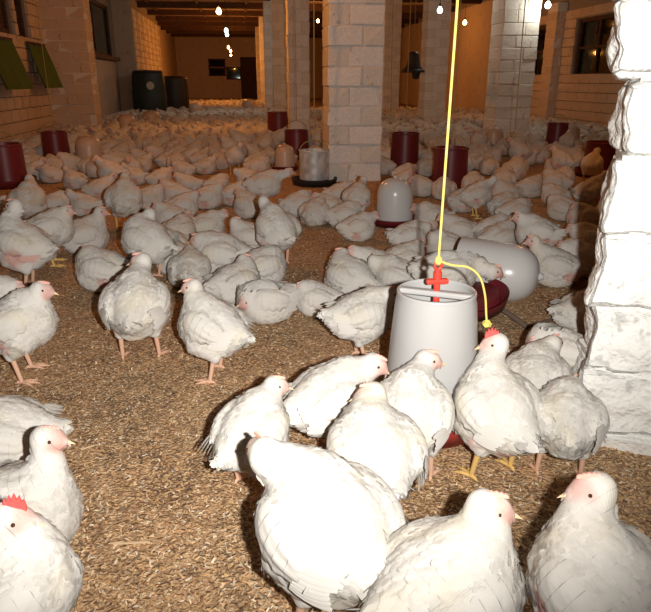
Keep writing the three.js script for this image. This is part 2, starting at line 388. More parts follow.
// end wall panes and door, seen far down the aisle
for (const [x, y, w, h, n] of [[-1.05, 1.75, 0.8, 0.35, 1], [-1.05, 1.32, 0.8, 0.35, 2], [-0.2, 1.25, 0.7, 0.55, 3]]) {
  const t = new THREE.Group(); t.name = `window_${++wn}`; scene.add(t); t.position.set(x, y, ZF + 0.03);
  t.userData = { kind: 'structure', label: ['upper dark pane in the end wall', 'lower dark pane in the end wall', 'wide dark pane in the end wall beside the door'][n - 1], category: 'window' };
  part('frame', mergeGeometries([box(w + 0.1, 0.06, 0.06, 0, h / 2), box(w + 0.1, 0.06, 0.06, 0, -h / 2), box(0.06, h, 0.06, -w / 2), box(0.06, h, 0.06, w / 2)]), M.wood, t);
  part('pane', box(w, h, 0.02, 0, 0, 0.0), M.glass, t);
}
{ const t = new THREE.Group(); t.name = 'door_1'; scene.add(t); t.position.set(0.62, 0.0, ZF + 0.03);
  t.userData = { kind: 'structure', label: 'plain timber door in the end wall', category: 'door' };
  part('frame', mergeGeometries([box(0.09, 2.0, 0.08, -0.42, 1), box(0.09, 2.0, 0.08, 0.42, 1), box(0.93, 0.09, 0.08, 0, 2.0)]), M.wood, t);
  part('leaf', box(0.78, 1.95, 0.03, 0, 0.98), M.wood, t); }

// ------------------------------------------------------------------ bulbs on their wires
function bulb(x, y, z, warm, label, power = 1) {
  const t = thing('light_bulb', label, 'bulb', [x, y, z], 0, 'bare bulbs hanging along the aisles');
  part('glass', lathe([[0.001, -0.065], [0.025, -0.06], [0.042, -0.036], [0.043, -0.012], [0.03, 0.016], [0.016, 0.034], [0.014, 0.042]], 16), warm ? M.bulbWarm : M.bulbWhite, t);
  part('socket', lathe([[0.001, 0.085], [0.012, 0.082], [0.018, 0.07], [0.018, 0.034], [0.001, 0.034]], 12), M.black, t);
  part('wire', rod([0, 0.08, 0], [0, CEIL - y, 0], 0.004), M.black, t);
  const l = new THREE.PointLight(warm ? new THREE.Color(1, 0.34, 0.06) : new THREE.Color(0.95, 0.9, 0.75), (warm ? BULB_WARM : BULB_WHITE) * power, 0, 2);
  l.position.set(0, -0.012, 0); l.castShadow = true; l.shadow.radius = 1.5; t.add(l);
}
bulb(-0.5, 2.2, -5.6, true, 'orange bulb hanging above the middle of the flock');
bulb(3.3, 2.2, -5.4, true, 'orange bulb hanging above the maroon feeders', 0.5);
bulb(-0.25, 1.94, -11, true, 'glowing orange bulb hanging over the flock, first along the aisle');
bulb(-0.22, 2.0, -16, false, 'white bulb of the close pair over the aisle, upper one');
bulb(-0.22, 1.98, -17, false, 'white bulb of the close pair over the aisle, lower one');
bulb(-0.26, 1.93, -22.5, true, 'orange bulb over the far aisle before the end wall', 1.35);
bulb(-0.22, 1.92, -25, true, 'orange bulb over the far aisle beyond its twin', 1.35);
bulb(-0.25, 1.91, -29, true, 'last orange bulb over the aisle by the end wall', 1.35);
bulb(3.28, 2.0, -11, false, 'white bulb hanging beside the grey block pillar');
bulb(4.72, 2.06, -14, true, 'orange bulb hanging past the yellow cord towards the window wall', 0.5);
bulb(4.5, 1.96, -9.7, false, 'white bulb against the top of the broad lit pillar');
bulb(5.3, 2.4, -19, true, 'orange bulb by the dark windows of the right wall', 0.5);
bulb(2.3, 2.5, -19.5, true, 'orange bulb high up behind the broad white pillar');

// ------------------------------------------------------------------ equipment
function cordTo(t, y0, mat = M.string, r = 0.004, lean = [0, 0]) { return part('cord', tube([[0, y0, 0], [lean[0] * 0.5, (y0 + CEIL) / 2, lean[1] * 0.5], [lean[0], CEIL, lean[1]]], r, 10, 6), mat, t); }
function maroonFeeder(label, px, py, h, r, mat, cord) {
  const q = pix(px, py), t = thing('tube_feeder', label, 'feeder', [q.x, 0, q.z]);
  part('pan', lathe([[0.001, 0.012], [r * 1.3, 0.012], [r * 1.42, 0.075], [r * 1.46, 0.075], [r * 1.36, 0.002], [0.001, 0.002]], 32), mat, t);
  part('tube', lathe([[r * 1.02, 0.05], [r, 0.08], [r * 0.95, h - 0.02], [r * 0.99, h - 0.012], [r * 0.99, h], [r * 0.92, h], [r * 0.92, 0.06]], 36), mat, t);
  const hoop = []; for (let i = 0; i <= 10; i++) { const a = Math.PI * i / 10; hoop.push([Math.cos(a) * r * 0.9, h - 0.02 + Math.sin(a) * 0.13, 0]); }
  part('bail', tube(hoop, 0.004, 20, 6), M.string, t);
  if (cord) cordTo(t, h + 0.11, M.string, 0.0035);
  return t;
}
maroonFeeder('maroon tube feeder at the frame edge under the outer green flap', 9, 186, 0.38, 0.17, M.maroon, true);
maroonFeeder('maroon tube feeder below the green flap by the brick pier', 58, 163, 0.36, 0.15, M.maroon, true);
maroonFeeder('maroon feeder at the foot of the slim pillar, rear of the pair', 279, 138, 0.42, 0.19, M.maroon, false);
maroonFeeder('maroon feeder behind the galvanized feeder, at the slim pillar', 297, 158, 0.34, 0.15, M.maroon, true);
maroonFeeder('maroon feeder with a flared pan beside the broad white pillar', 404, 171, 0.40, 0.15, M.maroon, true);
maroonFeeder('bright maroon tube feeder standing behind the yellow cord', 449, 188, 0.36, 0.155, M.maroon, true);
maroonFeeder('maroon feeder under the window wall beside an orange jar', 555, 152, 0.38, 0.14, M.maroon, false);
maroonFeeder('maroon feeder half hidden by the limed pillar', 598, 176, 0.34, 0.16, M.maroon, false);

function jarProfile(r, h) { // straight sided jar with a domed top
  const p = [[r, 0]]; p.push([r * 0.985, h * 0.3], [r * 0.95, h * 0.62]);
  for (let i = 1; i <= 9; i++) { const a = Math.PI / 2 * i / 9; p.push([Math.max(0.001, Math.cos(a) ** 0.8 * r * 0.94), h * 0.62 + Math.sin(a) * h * 0.38]); }
  return p;
}
function drinkerParts(t, r, h, mat, trayMat) {
  part('tray', lathe([[0.001, 0.0], [r * 1.18, 0], [r * 1.3, 0.045], [r * 1.26, 0.05], [r * 1.16, 0.014], [r * 0.95, 0.014], [r * 0.9, 0.05], [0.001, 0.05]], 36), trayMat, t, 'maroon drinking trough');
  part('jar', lathe(jarProfile(r, h).map(([a, b]) => [a, b + 0.03]), 40), mat, t);
  part('knob', lathe([[0.001, h + 0.045], [0.012, h + 0.042], [0.016, h + 0.03], [0.02, h + 0.02]], 14), mat, t);
}
function drinker(label, px, py, r, h, mat, trayMat = M.maroon) {
  const q = pix(px, py), t = thing('dome_drinker', label, 'drinker', [q.x, 0, q.z]);
  drinkerParts(t, r, h, mat, trayMat); return t;
}
drinker('white domed drinker on a maroon tray, upright behind the hanging feeder', 394, 224, 0.125, 0.28, M.jar);
drinker('amber domed drinker on a maroon tray beside the left maroon feeders', 91, 167, 0.145, 0.31, M.amberjar);
drinker('amber domed drinker next to the galvanized feeder', 285, 170, 0.11, 0.24, M.amberjar);
drinker('amber domed drinker at the foot of the broad lit pillar', 493, 147, 0.14, 0.26, M.amberjar);
drinker('amber domed drinker below the dark green drum', 152, 127, 0.19, 0.30, M.amberjar);
drinker('dull amber drinker against the plastered wall', 127, 131, 0.17, 0.27, M.amberjar);
drinker('orange domed drinker deep in the flock of the far aisle', 249, 113, 0.22, 0.36, M.amberjar);
drinker('orange domed drinker in the far aisle by the left wall', 196, 117, 0.19, 0.32, M.amberjar);
drinker('orange domed drinker below the window wall', 567, 147, 0.16, 0.3, M.amberjar);
{ // tipped over drinker: the jar on its side, its tray slipped off the mouth and lying against it
  const q = pix(496, 301), r = 0.134, t = thing('dome_drinker', 'white domed drinker tipped on its side behind the hanging feeder', 'drinker', [q.x, 0, q.z], -32 * D2R);
  const jg = lathe(jarProfile(r, 0.34), 44).translate(0, -0.17, 0).rotateZ(-Math.PI / 2).translate(0, r + 0.002, 0);
  part('jar', jg, M.jar, t);
  part('knob', lathe([[0.001, 0.19], [0.012, 0.187], [0.016, 0.175], [0.02, 0.165]], 14).rotateZ(-Math.PI / 2).translate(0, r, 0), M.jar, t);
  const tr = lathe([[0.001, 0.0], [0.14, 0], [0.158, 0.05], [0.153, 0.055], [0.138, 0.014], [0.12, 0.014], [0.115, 0.05], [0.001, 0.05]], 40).rotateZ(0.12).rotateX(0.22).translate(-0.06, 0.052, 0.255);
  part('tray', tr, M.maroon, t, 'maroon drinking trough tilted on the litter');
}
{ // tubular white feeder hung on a yellow cord
  const q = pix(428, 432), t = thing('hanging_feeder', 'white hanging tube feeder with red hook and yellow cord', 'feeder', [q.x, 0, q.z]);
  const fz = 0.03;
  part('pan', lathe([[0.001, 0.01 + fz], [0.125, 0.01 + fz], [0.148, 0.055 + fz], [0.153, 0.055 + fz], [0.134, fz], [0.001, fz]], 40), M.redpan, t, 'red feed pan');
  part('tube', lathe([[0.112, 0.06 + fz], [0.1225, 0.07 + fz], [0.124, 0.12 + fz], [0.104, 0.385], [0.100, 0.400], [0.1015, 0.408], [0.101, 0.413], [0.096, 0.415], [0.094, 0.408], [0.097, 0.385], [0.117, 0.12 + fz], [0.108, 0.068 + fz]], 56), M.whiteplastic, t);
  part('cone', lathe([[0.001, 0.2], [0.03, 0.15], [0.108, 0.062 + fz]], 30), M.whiteplastic, t);
  const bar = new RoundedBoxGeometry(0.192, 0.016, 0.026, 2, 0.006); bar.rotateY(-28 * D2R); bar.translate(0, 0.405, 0);
  part('crossbar', bar, M.whiteplastic, t);
  const hook = part('hook_rod', mergeGeometries([rod([0, 0.12, 0], [0, 0.47, 0], 0.0085, 0.0085, 10), rod([0, 0.445, 0], [0, 0.462, 0], 0.011, 0.011, 10)].map(g => g.toNonIndexed())), M.red, t, 'red notched adjusting rod');
  part('wing_nut', new RoundedBoxGeometry(0.058, 0.014, 0.018, 2, 0.005).translate(0, 0.437, 0), M.red, hook);
  part('eyelet', new THREE.TorusGeometry(0.009, 0.004, 8, 14).translate(0, 0.478, 0), M.red, hook);
  part('knot', new THREE.SphereGeometry(0.01, 10, 8).scale(1, 1.3, 1).translate(0, 0.492, 0), M.rope, t);
  const lean = 0.03;
  part('cord', tube([[0, 0.48, 0], [lean * 0.3, 1.2, 0], [lean, CEIL, 0]], 0.0033, 20, 7), M.rope, t, 'taut yellow cord');
  part('loose_cord', tube([[0, 0.492, 0], [0.03, 0.482, 0.01], [0.075, 0.475, 0.015], [0.105, 0.45, 0.015], [0.125, 0.40, 0.012], [0.134, 0.345, 0.01], [0.137, 0.325, 0.01]], 0.003, 40, 7), M.rope, t, 'loose tail of yellow cord');
  part('cord_knot', new THREE.DodecahedronGeometry(0.013, 0).scale(1, 0.9, 1).translate(0.138, 0.318, 0.01), M.rope, t);
}
{ // galvanized feeder
  const q = pix(314.5, 184), t = thing('metal_feeder', 'galvanized metal tube feeder at the foot of the broad white pillar', 'feeder', [q.x, 0, q.z]);
  part('pan', lathe([[0.001, 0.01], [0.19, 0.01], [0.21, 0.06], [0.215, 0.06], [0.2, 0.0], [0.001, 0.0]], 36), M.black, t);
  part('tube', lathe([[0.138, 0.05], [0.14, 0.055], [0.14, 0.30], [0.144, 0.303], [0.144, 0.312], [0.136, 0.312], [0.135, 0.06]], 40), M.zinc, t);
  part('seam', box(0.008, 0.25, 0.006, 0, 0.175, 0.141), M.zinc, t);
  const hoop = []; for (let i = 0; i <= 12; i++) { const a = Math.PI * i / 12; hoop.push([Math.cos(a) * 0.135, 0.3 + Math.sin(a) * 0.1, 0]); }
  part('bail', tube(hoop, 0.004, 24, 6), M.string, t);
  cordTo(t, 0.4, M.string, 0.005, [0.01, 0]);
}
{ // dark drum against the end of the plastered wall
  const t = thing('plastic_drum', 'dark green plastic drum with a pale round emblem by the left wall', 'drum', [-2.38, 0, -18.6], 0.15);
  part('body', lathe([[0.001, 0], [0.40, 0], [0.44, 0.05], [0.45, 0.4], [0.46, 0.42], [0.45, 0.44], [0.43, 0.8], [0.44, 0.82], [0.43, 0.84], [0.41, 1.08], [0.36, 1.12], [0.001, 1.12]], 36), M.drum, t);
  part('lid', lathe([[0.001, 1.17], [0.36, 1.16], [0.4, 1.13], [0.4, 1.10], [0.36, 1.1]], 36), M.black, t);
  part('emblem', new THREE.CylinderGeometry(0.1, 0.1, 0.02, 24).rotateX(Math.PI / 2).translate(0.03, 0.78, 0.433), M.emblem, t, 'pale round emblem');
  const t2 = thing('plastic_drum', 'plain black drum standing behind the emblem drum', 'drum', [-1.85, 0, -20.2]);
  part('body', lathe([[0.001, 0], [0.36, 0], [0.4, 0.05], [0.4, 0.4], [0.42, 0.42], [0.4, 0.44], [0.39, 0.95], [0.35, 1.0], [0.001, 1.0]], 32), M.black, t2);
  part('lid', lathe([[0.001, 1.04], [0.3, 1.03], [0.36, 0.99]], 32), M.black, t2);
}
// green cloth flaps hung below the left windows
function flap(label, z0, z1, y1, y0, skew) {
  const t = thing('cloth_flap', label, 'cloth', [XL + 0.06, 0, (z0 + z1) / 2], 0, 'green cloth flaps on the left wall');
  const nx = 18, ny = 12, W = z1 - z0, pos = [], idx = [];
  for (const side of [0, 1]) for (let j = 0; j <= ny; j++) for (let i = 0; i <= nx; i++) {
    const u = i / nx, v = j / ny, out = 0.03 + 0.22 * v + 0.03 * Math.sin(u * 17 + v * 2) * v + 0.02 * Math.sin(u * 31);
    pos.push(out - side * 0.012, y1 + (y0 - y1) * v - 0.03 * Math.sin(u * Math.PI) * (1 - v), (u - 0.5) * W + skew * v);
  }
  const S = (nx + 1) * (ny + 1);
  for (let j = 0; j < ny; j++) for (let i = 0; i < nx; i++) { const a = j * (nx + 1) + i, b = a + 1, c = a + nx + 1, d = c + 1; idx.push(a, c, b, b, c, d, S + a, S + b, S + c, S + b, S + d, S + c); }
  for (let i = 0; i < nx; i++) for (const r of [0, ny]) { const a = r * (nx + 1) + i; idx.push(a, a + 1, S + a, a + 1, S + a + 1, S + a); }
  for (let j = 0; j < ny; j++) for (const c of [0, nx]) { const a = j * (nx + 1) + c, b = a + nx + 1; idx.push(a, b, S + a, b, S + b, S + a); }
  const g = new THREE.BufferGeometry(); g.setAttribute('position', new THREE.Float32BufferAttribute(pos, 3)); g.setIndex(idx); g.computeVertexNormals();
  part('sheet', g, M.greencloth, t);
  part('batten', metricBox(0.03, 0.04, Math.abs(W) + 0.05).translate(0.02, y1, 0), M.wood, t);
}
flap('green cloth flap hanging on the wall close to the brick pier', -11.95, -11.1, 1.46, 0.80, 0.12);
flap('green cloth flap hanging on the wall away from the brick pier', -10.3, -9.3, 1.46, 0.80, 0.12);
{ // black hanging hood
  const t = thing('hanging_hood', 'black hat-shaped hood hanging in front of the grey pillar', 'hood', [2.72, 1.02, -10.4]);
  part('hood', lathe([[0.17, 0.02], [0.165, 0.05], [0.12, 0.10], [0.095, 0.17], [0.085, 0.26], [0.06, 0.31], [0.001, 0.32]], 28), M.black, t);
  part('rim', new THREE.TorusGeometry(0.165, 0.022, 10, 32).rotateX(Math.PI / 2).translate(0, 0.03, 0), M.black, t);
  part('spout', lathe([[0.001, -0.09], [0.05, -0.08], [0.07, 0.02]], 20).translate(0.05, 0, 0), M.black, t);
  part('cord', rod([0, 0.3, 0], [0, CEIL - 1.02, 0], 0.004), M.string, t);
}
{ // bent stick lying by the tipped drinker
  const a = pix(491, 314), b = pix(527, 331), c = pix(556, 322);
  const t = thing('bent_stick', 'dark bent stick lying by the tipped drinker', 'stick', [b.x, 0, b.z]);
  part('shaft', tube([[a.x - b.x, 0.05, a.z - b.z], [(a.x - b.x) * 0.5, 0.035, (a.z - b.z) * 0.5], [0, 0.016, 0]], 0.011, 14, 7), M.stick, t);
  part('branch', tube([[0, 0.016, 0], [(c.x - b.x) * 0.5, 0.018, (c.z - b.z) * 0.5], [c.x - b.x, 0.014, c.z - b.z]], 0.007, 14, 7), M.stick, t);
}
// loose cords that hang to the floor gear
for (const [x, z, y0, label] of [[2.35, -5.5, 0.46, 'thin cord hanging from the ceiling behind the yellow cord'], [2.05, -9.0, 0.35, 'thin cord hanging beside the black hood']]) {
  const t = thing('rope_line', label, 'rope', [x, 0, z]);
  part('strand', tube([[0.02, y0, 0], [0, 1.5, 0.01], [0, CEIL, 0]], 0.0045, 16, 6), M.string, t);
  part('knot', new THREE.SphereGeometry(0.014, 8, 6).translate(0.02, y0, 0), M.string, t);
}
// straws, shavings and feathers lying loose
for (const [px, py, L, a, m, label] of [[131, 546, 0.075, -8, M.straw, 'long pale straw lying alone on the litter'], [88, 450, 0.035, 12, M.straw, 'short thick wood shaving near the resting bird’s beak'], [478, 372, 0.05, 40, M.straw, 'pale straw by the foot of the hanging feeder']]) {
  const q = pix(px, py), t = thing('straw', label, 'straw', [q.x, 0.008, q.z], a * D2R);
  const g = new RoundedBoxGeometry(L, 0.004, 0.006, 2, 0.0018), p = g.attributes.position;
  for (let i = 0; i < p.count; i++) p.setY(i, p.getY(i) + 0.004 * Math.sin(p.getX(i) / L * 5));
  g.computeVertexNormals(); part('stem', g, m, t); part('split_end', new RoundedBoxGeometry(L * 0.4, 0.002, 0.003, 1, 0.0008).rotateY(0.25).translate(-L * 0.4, 0.003, 0.003), m, t);
}
// ------------------------------------------------------------------ chickens
const V = (x, y, z) => [x, y, z];
function smin(a, b, k) { const h = Math.max(k - Math.abs(a - b), 0) / k; return Math.min(a, b) - h * h * k * 0.25; }
function surfaceNets(f, lo, hi, cell) {
  const n = [0, 1, 2].map(k => Math.ceil((hi[k] - lo[k]) / cell) + 1), [nx, ny, nz] = n, val = new Float32Array(nx * ny * nz).fill(1);
  const S = 4, at = (i, j, k) => (k * ny + j) * nx + i;
  for (let k0 = 0; k0 < nz; k0 += S) for (let j0 = 0; j0 < ny; j0 += S) for (let i0 = 0; i0 < nx; i0 += S) {
    const d = f(lo[0] + (i0 + 1.5) * cell, lo[1] + (j0 + 1.5) * cell, lo[2] + (k0 + 1.5) * cell), skip = Math.abs(d) > cell * 5.5;
    for (let k = k0; k < Math.min(nz, k0 + S); k++) for (let j = j0; j < Math.min(ny, j0 + S); j++) for (let i = i0; i < Math.min(nx, i0 + S); i++)
      val[at(i, j, k)] = skip ? d : f(lo[0] + i * cell, lo[1] + j * cell, lo[2] + k * cell);
  }
  const vid = new Int32Array(nx * ny * nz).fill(-1), pos = [], idx = [];
  const corners = []; for (let c = 0; c < 8; c++) corners.push([c & 1, (c >> 1) & 1, c >> 2]);
  const edges = []; for (let a = 0; a < 8; a++) for (let b = a + 1; b < 8; b++) { const q = a ^ b; if (q === 1 || q === 2 || q === 4) edges.push([a, b]); }
  for (let k = 0; k < nz - 1; k++) for (let j = 0; j < ny - 1; j++) for (let i = 0; i < nx - 1; i++) {
    let m = 0; const v = [];
    for (let c = 0; c < 8; c++) { const w = val[at(i + corners[c][0], j + corners[c][1], k + corners[c][2])]; v.push(w); if (w < 0) m |= 1 << c; }
    if (m === 0 || m === 255) continue;
    let x = 0, y = 0, z = 0, q = 0;
    for (const [a, b] of edges) if ((v[a] < 0) !== (v[b] < 0)) { const t = v[a] / (v[a] - v[b]); x += corners[a][0] + t * (corners[b][0] - corners[a][0]); y += corners[a][1] + t * (corners[b][1] - corners[a][1]); z += corners[a][2] + t * (corners[b][2] - corners[a][2]); q++; }
    vid[at(i, j, k)] = pos.length / 3; pos.push(lo[0] + (i + x / q) * cell, lo[1] + (j + y / q) * cell, lo[2] + (k + z / q) * cell);
  }
  for (let k = 1; k < nz - 1; k++) for (let j = 1; j < ny - 1; j++) for (let i = 1; i < nx - 1; i++) {
    const s = val[at(i, j, k)] < 0;
    const quad = (a, b, c, d, flip) => { if (a < 0 || b < 0 || c < 0 || d < 0) return; flip ? idx.push(a, c, b, a, d, c) : idx.push(a, b, c, a, c, d); };
    if (s !== (val[at(i + 1, j, k)] < 0)) quad(vid[at(i, j - 1, k - 1)], vid[at(i, j, k - 1)], vid[at(i, j, k)], vid[at(i, j - 1, k)], !s);
    if (s !== (val[at(i, j + 1, k)] < 0)) quad(vid[at(i - 1, j, k - 1)], vid[at(i - 1, j, k)], vid[at(i, j, k)], vid[at(i, j, k - 1)], !s);
    if (s !== (val[at(i, j, k + 1)] < 0)) quad(vid[at(i - 1, j - 1, k)], vid[at(i, j - 1, k)], vid[at(i, j, k)], vid[at(i - 1, j, k)], !s);
  }
  return { pos, idx };
}
// the bird's form: x forward, y up, z to its right; pose: sit, head [x, y, z], hy head yaw (deg, + to its left), hp head pitch, tail lift, fat
function birdShape(o) {
  const sit = o.sit, tilt = (o.tilt ?? (sit ? 8 : 17)) * D2R, bc = [0, sit ? 0.088 : 0.192, 0], fat = o.fat ?? 1;
  const ct = Math.cos(tilt), st = Math.sin(tilt);
  const B = (x, y, z = 0) => [bc[0] + x * ct - y * st, bc[1] + x * st + y * ct, z];
  const H = o.head ?? (sit ? [0.105, 0.205, 0] : [0.115, 0.325, 0]);
  const hy = (o.hy ?? 0) * D2R, hp = (o.hp ?? -8) * D2R, dir = [Math.cos(hy) * Math.cos(hp), Math.sin(hp), -Math.sin(hy) * Math.cos(hp)];
  const prims = [];
  const cone = (a, b, ra, rb, k) => prims.push({ c: 0, a, d: [b[0] - a[0], b[1] - a[1], b[2] - a[2]], ra, rb, k });
  const ell = (c, r, k, tl = 0) => prims.push({ c: 1, a: c, r, k, ct: Math.cos(tl), st: Math.sin(tl) });
  ell(B(-0.003, 0), [0.102, 0.086 * fat, 0.089 * fat], 0.02, tilt);
  ell(B(0.040, -0.012), [0.074, 0.080 * fat, 0.081 * fat], 0.03, tilt + 0.4);
  cone(B(-0.055, -0.025), B(-0.078, -0.002), 0.062 * fat, 0.05, 0.03);
  const tl = o.tail ?? 0;
  cone(B(-0.082, 0.012), B(-0.128, 0.026 + tl), 0.042, 0.016, 0.035);
  for (const s of [-1, 1]) ell(B(-0.008, 0.018, s * 0.071 * fat), [0.078, 0.046, 0.024], 0.02, tilt + 0.05);
  const nb = B(0.058, 0.040), nm = [nb[0] + (H[0] - nb[0]) * 0.5 + (sit ? 0.004 : 0.008), nb[1] + (H[1] - nb[1]) * 0.52, H[2] * 0.45];
  const nt = [H[0] - dir[0] * 0.008, H[1] - 0.014, H[2] - dir[2] * 0.008];
  cone(B(0.035, 0.015), nb, 0.066, 0.050, 0.03);
  cone(nb, nm, 0.046, 0.029, 0.03); cone(nm, nt, 0.0285, 0.024, 0.02);
  cone([H[0] - dir[0] * 0.008, H[1] + 0.001 - dir[1] * 0.008, H[2] - dir[2] * 0.008], [H[0] + dir[0] * 0.012, H[1] + dir[1] * 0.012, H[2] + dir[2] * 0.012], 0.0272, 0.0225, 0.012);
  cone([H[0] + dir[0] * 0.012, H[1] - 0.003 + dir[1] * 0.012, H[2] + dir[2] * 0.012], [H[0] + dir[0] * 0.031, H[1] - 0.005 + dir[1] * 0.031, H[2] + dir[2] * 0.031], 0.017, 0.0092, 0.01);
  const hock = [];
  for (const s of [-1, 1]) {
    const stride = (o.stride ?? 0) * s;
    if (sit) { ell([0.0, 0.052, s * 0.062 * fat], [0.085, 0.05, 0.036], 0.025, 0.1); hock.push(null); }
    else { const h = [-0.022 + stride, 0.098, s * 0.056]; cone(B(-0.005, -0.045, s * 0.055), h, 0.05, 0.018, 0.022); hock.push(h); }
  }
  const f = (x, y, z) => {
    let d = 1;
    for (const p of prims) {
      const px = x - p.a[0], py = y - p.a[1], pz = z - p.a[2]; let q;
      if (p.c === 0) {
        const e = p.d, h = clamp((px * e[0] + py * e[1] + pz * e[2]) / (e[0] * e[0] + e[1] * e[1] + e[2] * e[2] + 1e-9));
        q = Math.hypot(px - h * e[0], py - h * e[1], pz - h * e[2]) - (p.ra + (p.rb - p.ra) * h);
      } else {
        const X = px * p.ct + py * p.st, Y = -px * p.st + py * p.ct, r = p.r;
        const k0 = Math.hypot(X / r[0], Y / r[1], pz / r[2]), k1 = Math.hypot(X / (r[0] * r[0]), Y / (r[1] * r[1]), pz / (r[2] * r[2]));
        q = k1 < 1e-6 ? -0.02 : k0 * (k0 - 1) / k1;
      }
      d = smin(d, q, p.k);
    }
    return d;
  };
  return { f, B, H, dir, hy, nb, nm, hock, tilt, bc, tl, sit };
}
const skinC = [0.60, 0.28, 0.23], whiteC = [0.635, 0.615, 0.58], yellowC = [0.65, 0.595, 0.47], dirtC = [0.50, 0.40, 0.28];
function tint(s, o, x, y, z) {
  const g = 0.5 + 0.5 * N3(x * 14 + (o.sd ?? 0) * 3.7, y * 14, z * 14), g2 = 0.5 + 0.5 * N3(x * 45, y * 45 + (o.sd ?? 0), z * 45);
  const c = whiteC.slice(), mix = (t, k) => { for (let i = 0; i < 3; i++) c[i] += (t[i] - c[i]) * k; };
  mix(yellowC, 0.55 * sstep(0.5, 0.85, g));
  const fx = x - s.H[0] - s.dir[0] * 0.013, fy = y - s.H[1] - s.dir[1] * 0.013 + 0.004, fz = z - s.H[2] - s.dir[2] * 0.013;
  mix(skinC, 0.88 * sstep(0.034, 0.018, Math.hypot(fx, fy, fz) + 0.008 * (g2 - 0.5)));
  for (const [bx, by, bz, r] of o.pink ?? []) {
    const p = s.B(bx, by, bz), d = Math.hypot(x - p[0], y - p[1], z - p[2]);
    mix(skinC, 0.72 * sstep(r, r * 0.45, d + r * 0.9 * (g2 - 0.5)) );
  }
  if (o.dirty) mix(dirtC, o.dirty * sstep(0.42, 0.7, 0.6 * g + 0.4 * g2));
  return c;
}
function birdBody(s, o, cell) {
  const { pos, idx } = surfaceNets(s.f, [-0.205, s.sit ? -0.01 : 0.06, -0.15], [0.26, s.H[1] + 0.045, 0.15], cell);
  const n = pos.length / 3, col = new Float32Array(n * 3), uv = new Float32Array(n * 2), nor = new Float32Array(n * 3), e = 0.003;
  for (let i = 0; i < n; i++) {
    let x = pos[i * 3], y = pos[i * 3 + 1], z = pos[i * 3 + 2];
    let gx = 0, gy = 0, gz = 0;
    for (let it = 0; it < 2; it++) {
      const d = s.f(x, y, z); gx = s.f(x + e, y, z) - d; gy = s.f(x, y + e, z) - d; gz = s.f(x, y, z + e) - d;
      const L = Math.hypot(gx, gy, gz) || 1; gx /= L; gy /= L; gz /= L;
      x -= gx * d; y -= gy * d; z -= gz * d;
    }
    const dh = Math.hypot(x - s.H[0], y - s.H[1], z - s.H[2]), fl = sstep(0.03, 0.09, dh);
    const q = fl * (0.0045 * N3(x * 26 + (o.sd ?? 0), y * 32, z * 32) + 0.0028 * N3(x * 60, y * 75 + (o.sd ?? 0), z * 75)) + 0.0006 * N3(x * 160, y * 160, z * 160);
    x += gx * q; y += gy * q; z += gz * q;
    if (s.sit && y < 0.004) y = 0.004;
    pos[i * 3] = x; pos[i * 3 + 1] = y; pos[i * 3 + 2] = z; nor.set([gx, gy, gz], i * 3);
    col.set(tint(s, o, x, y, z), i * 3);
    const cy = y - s.bc[1]; uv[i * 2] = Math.abs(Math.atan2(z, cy + 0.02)) * 0.085; uv[i * 2 + 1] = x * Math.cos(s.tilt) + cy * 0.6;
  }
  const g = new THREE.BufferGeometry();
  g.setAttribute('position', new THREE.Float32BufferAttribute(pos, 3)); g.setAttribute('color', new THREE.BufferAttribute(col, 3));
  g.setAttribute('uv', new THREE.BufferAttribute(uv, 2)); g.setIndex(idx); g.computeVertexNormals();
  g.userData.flow = nor;
  return g;
}
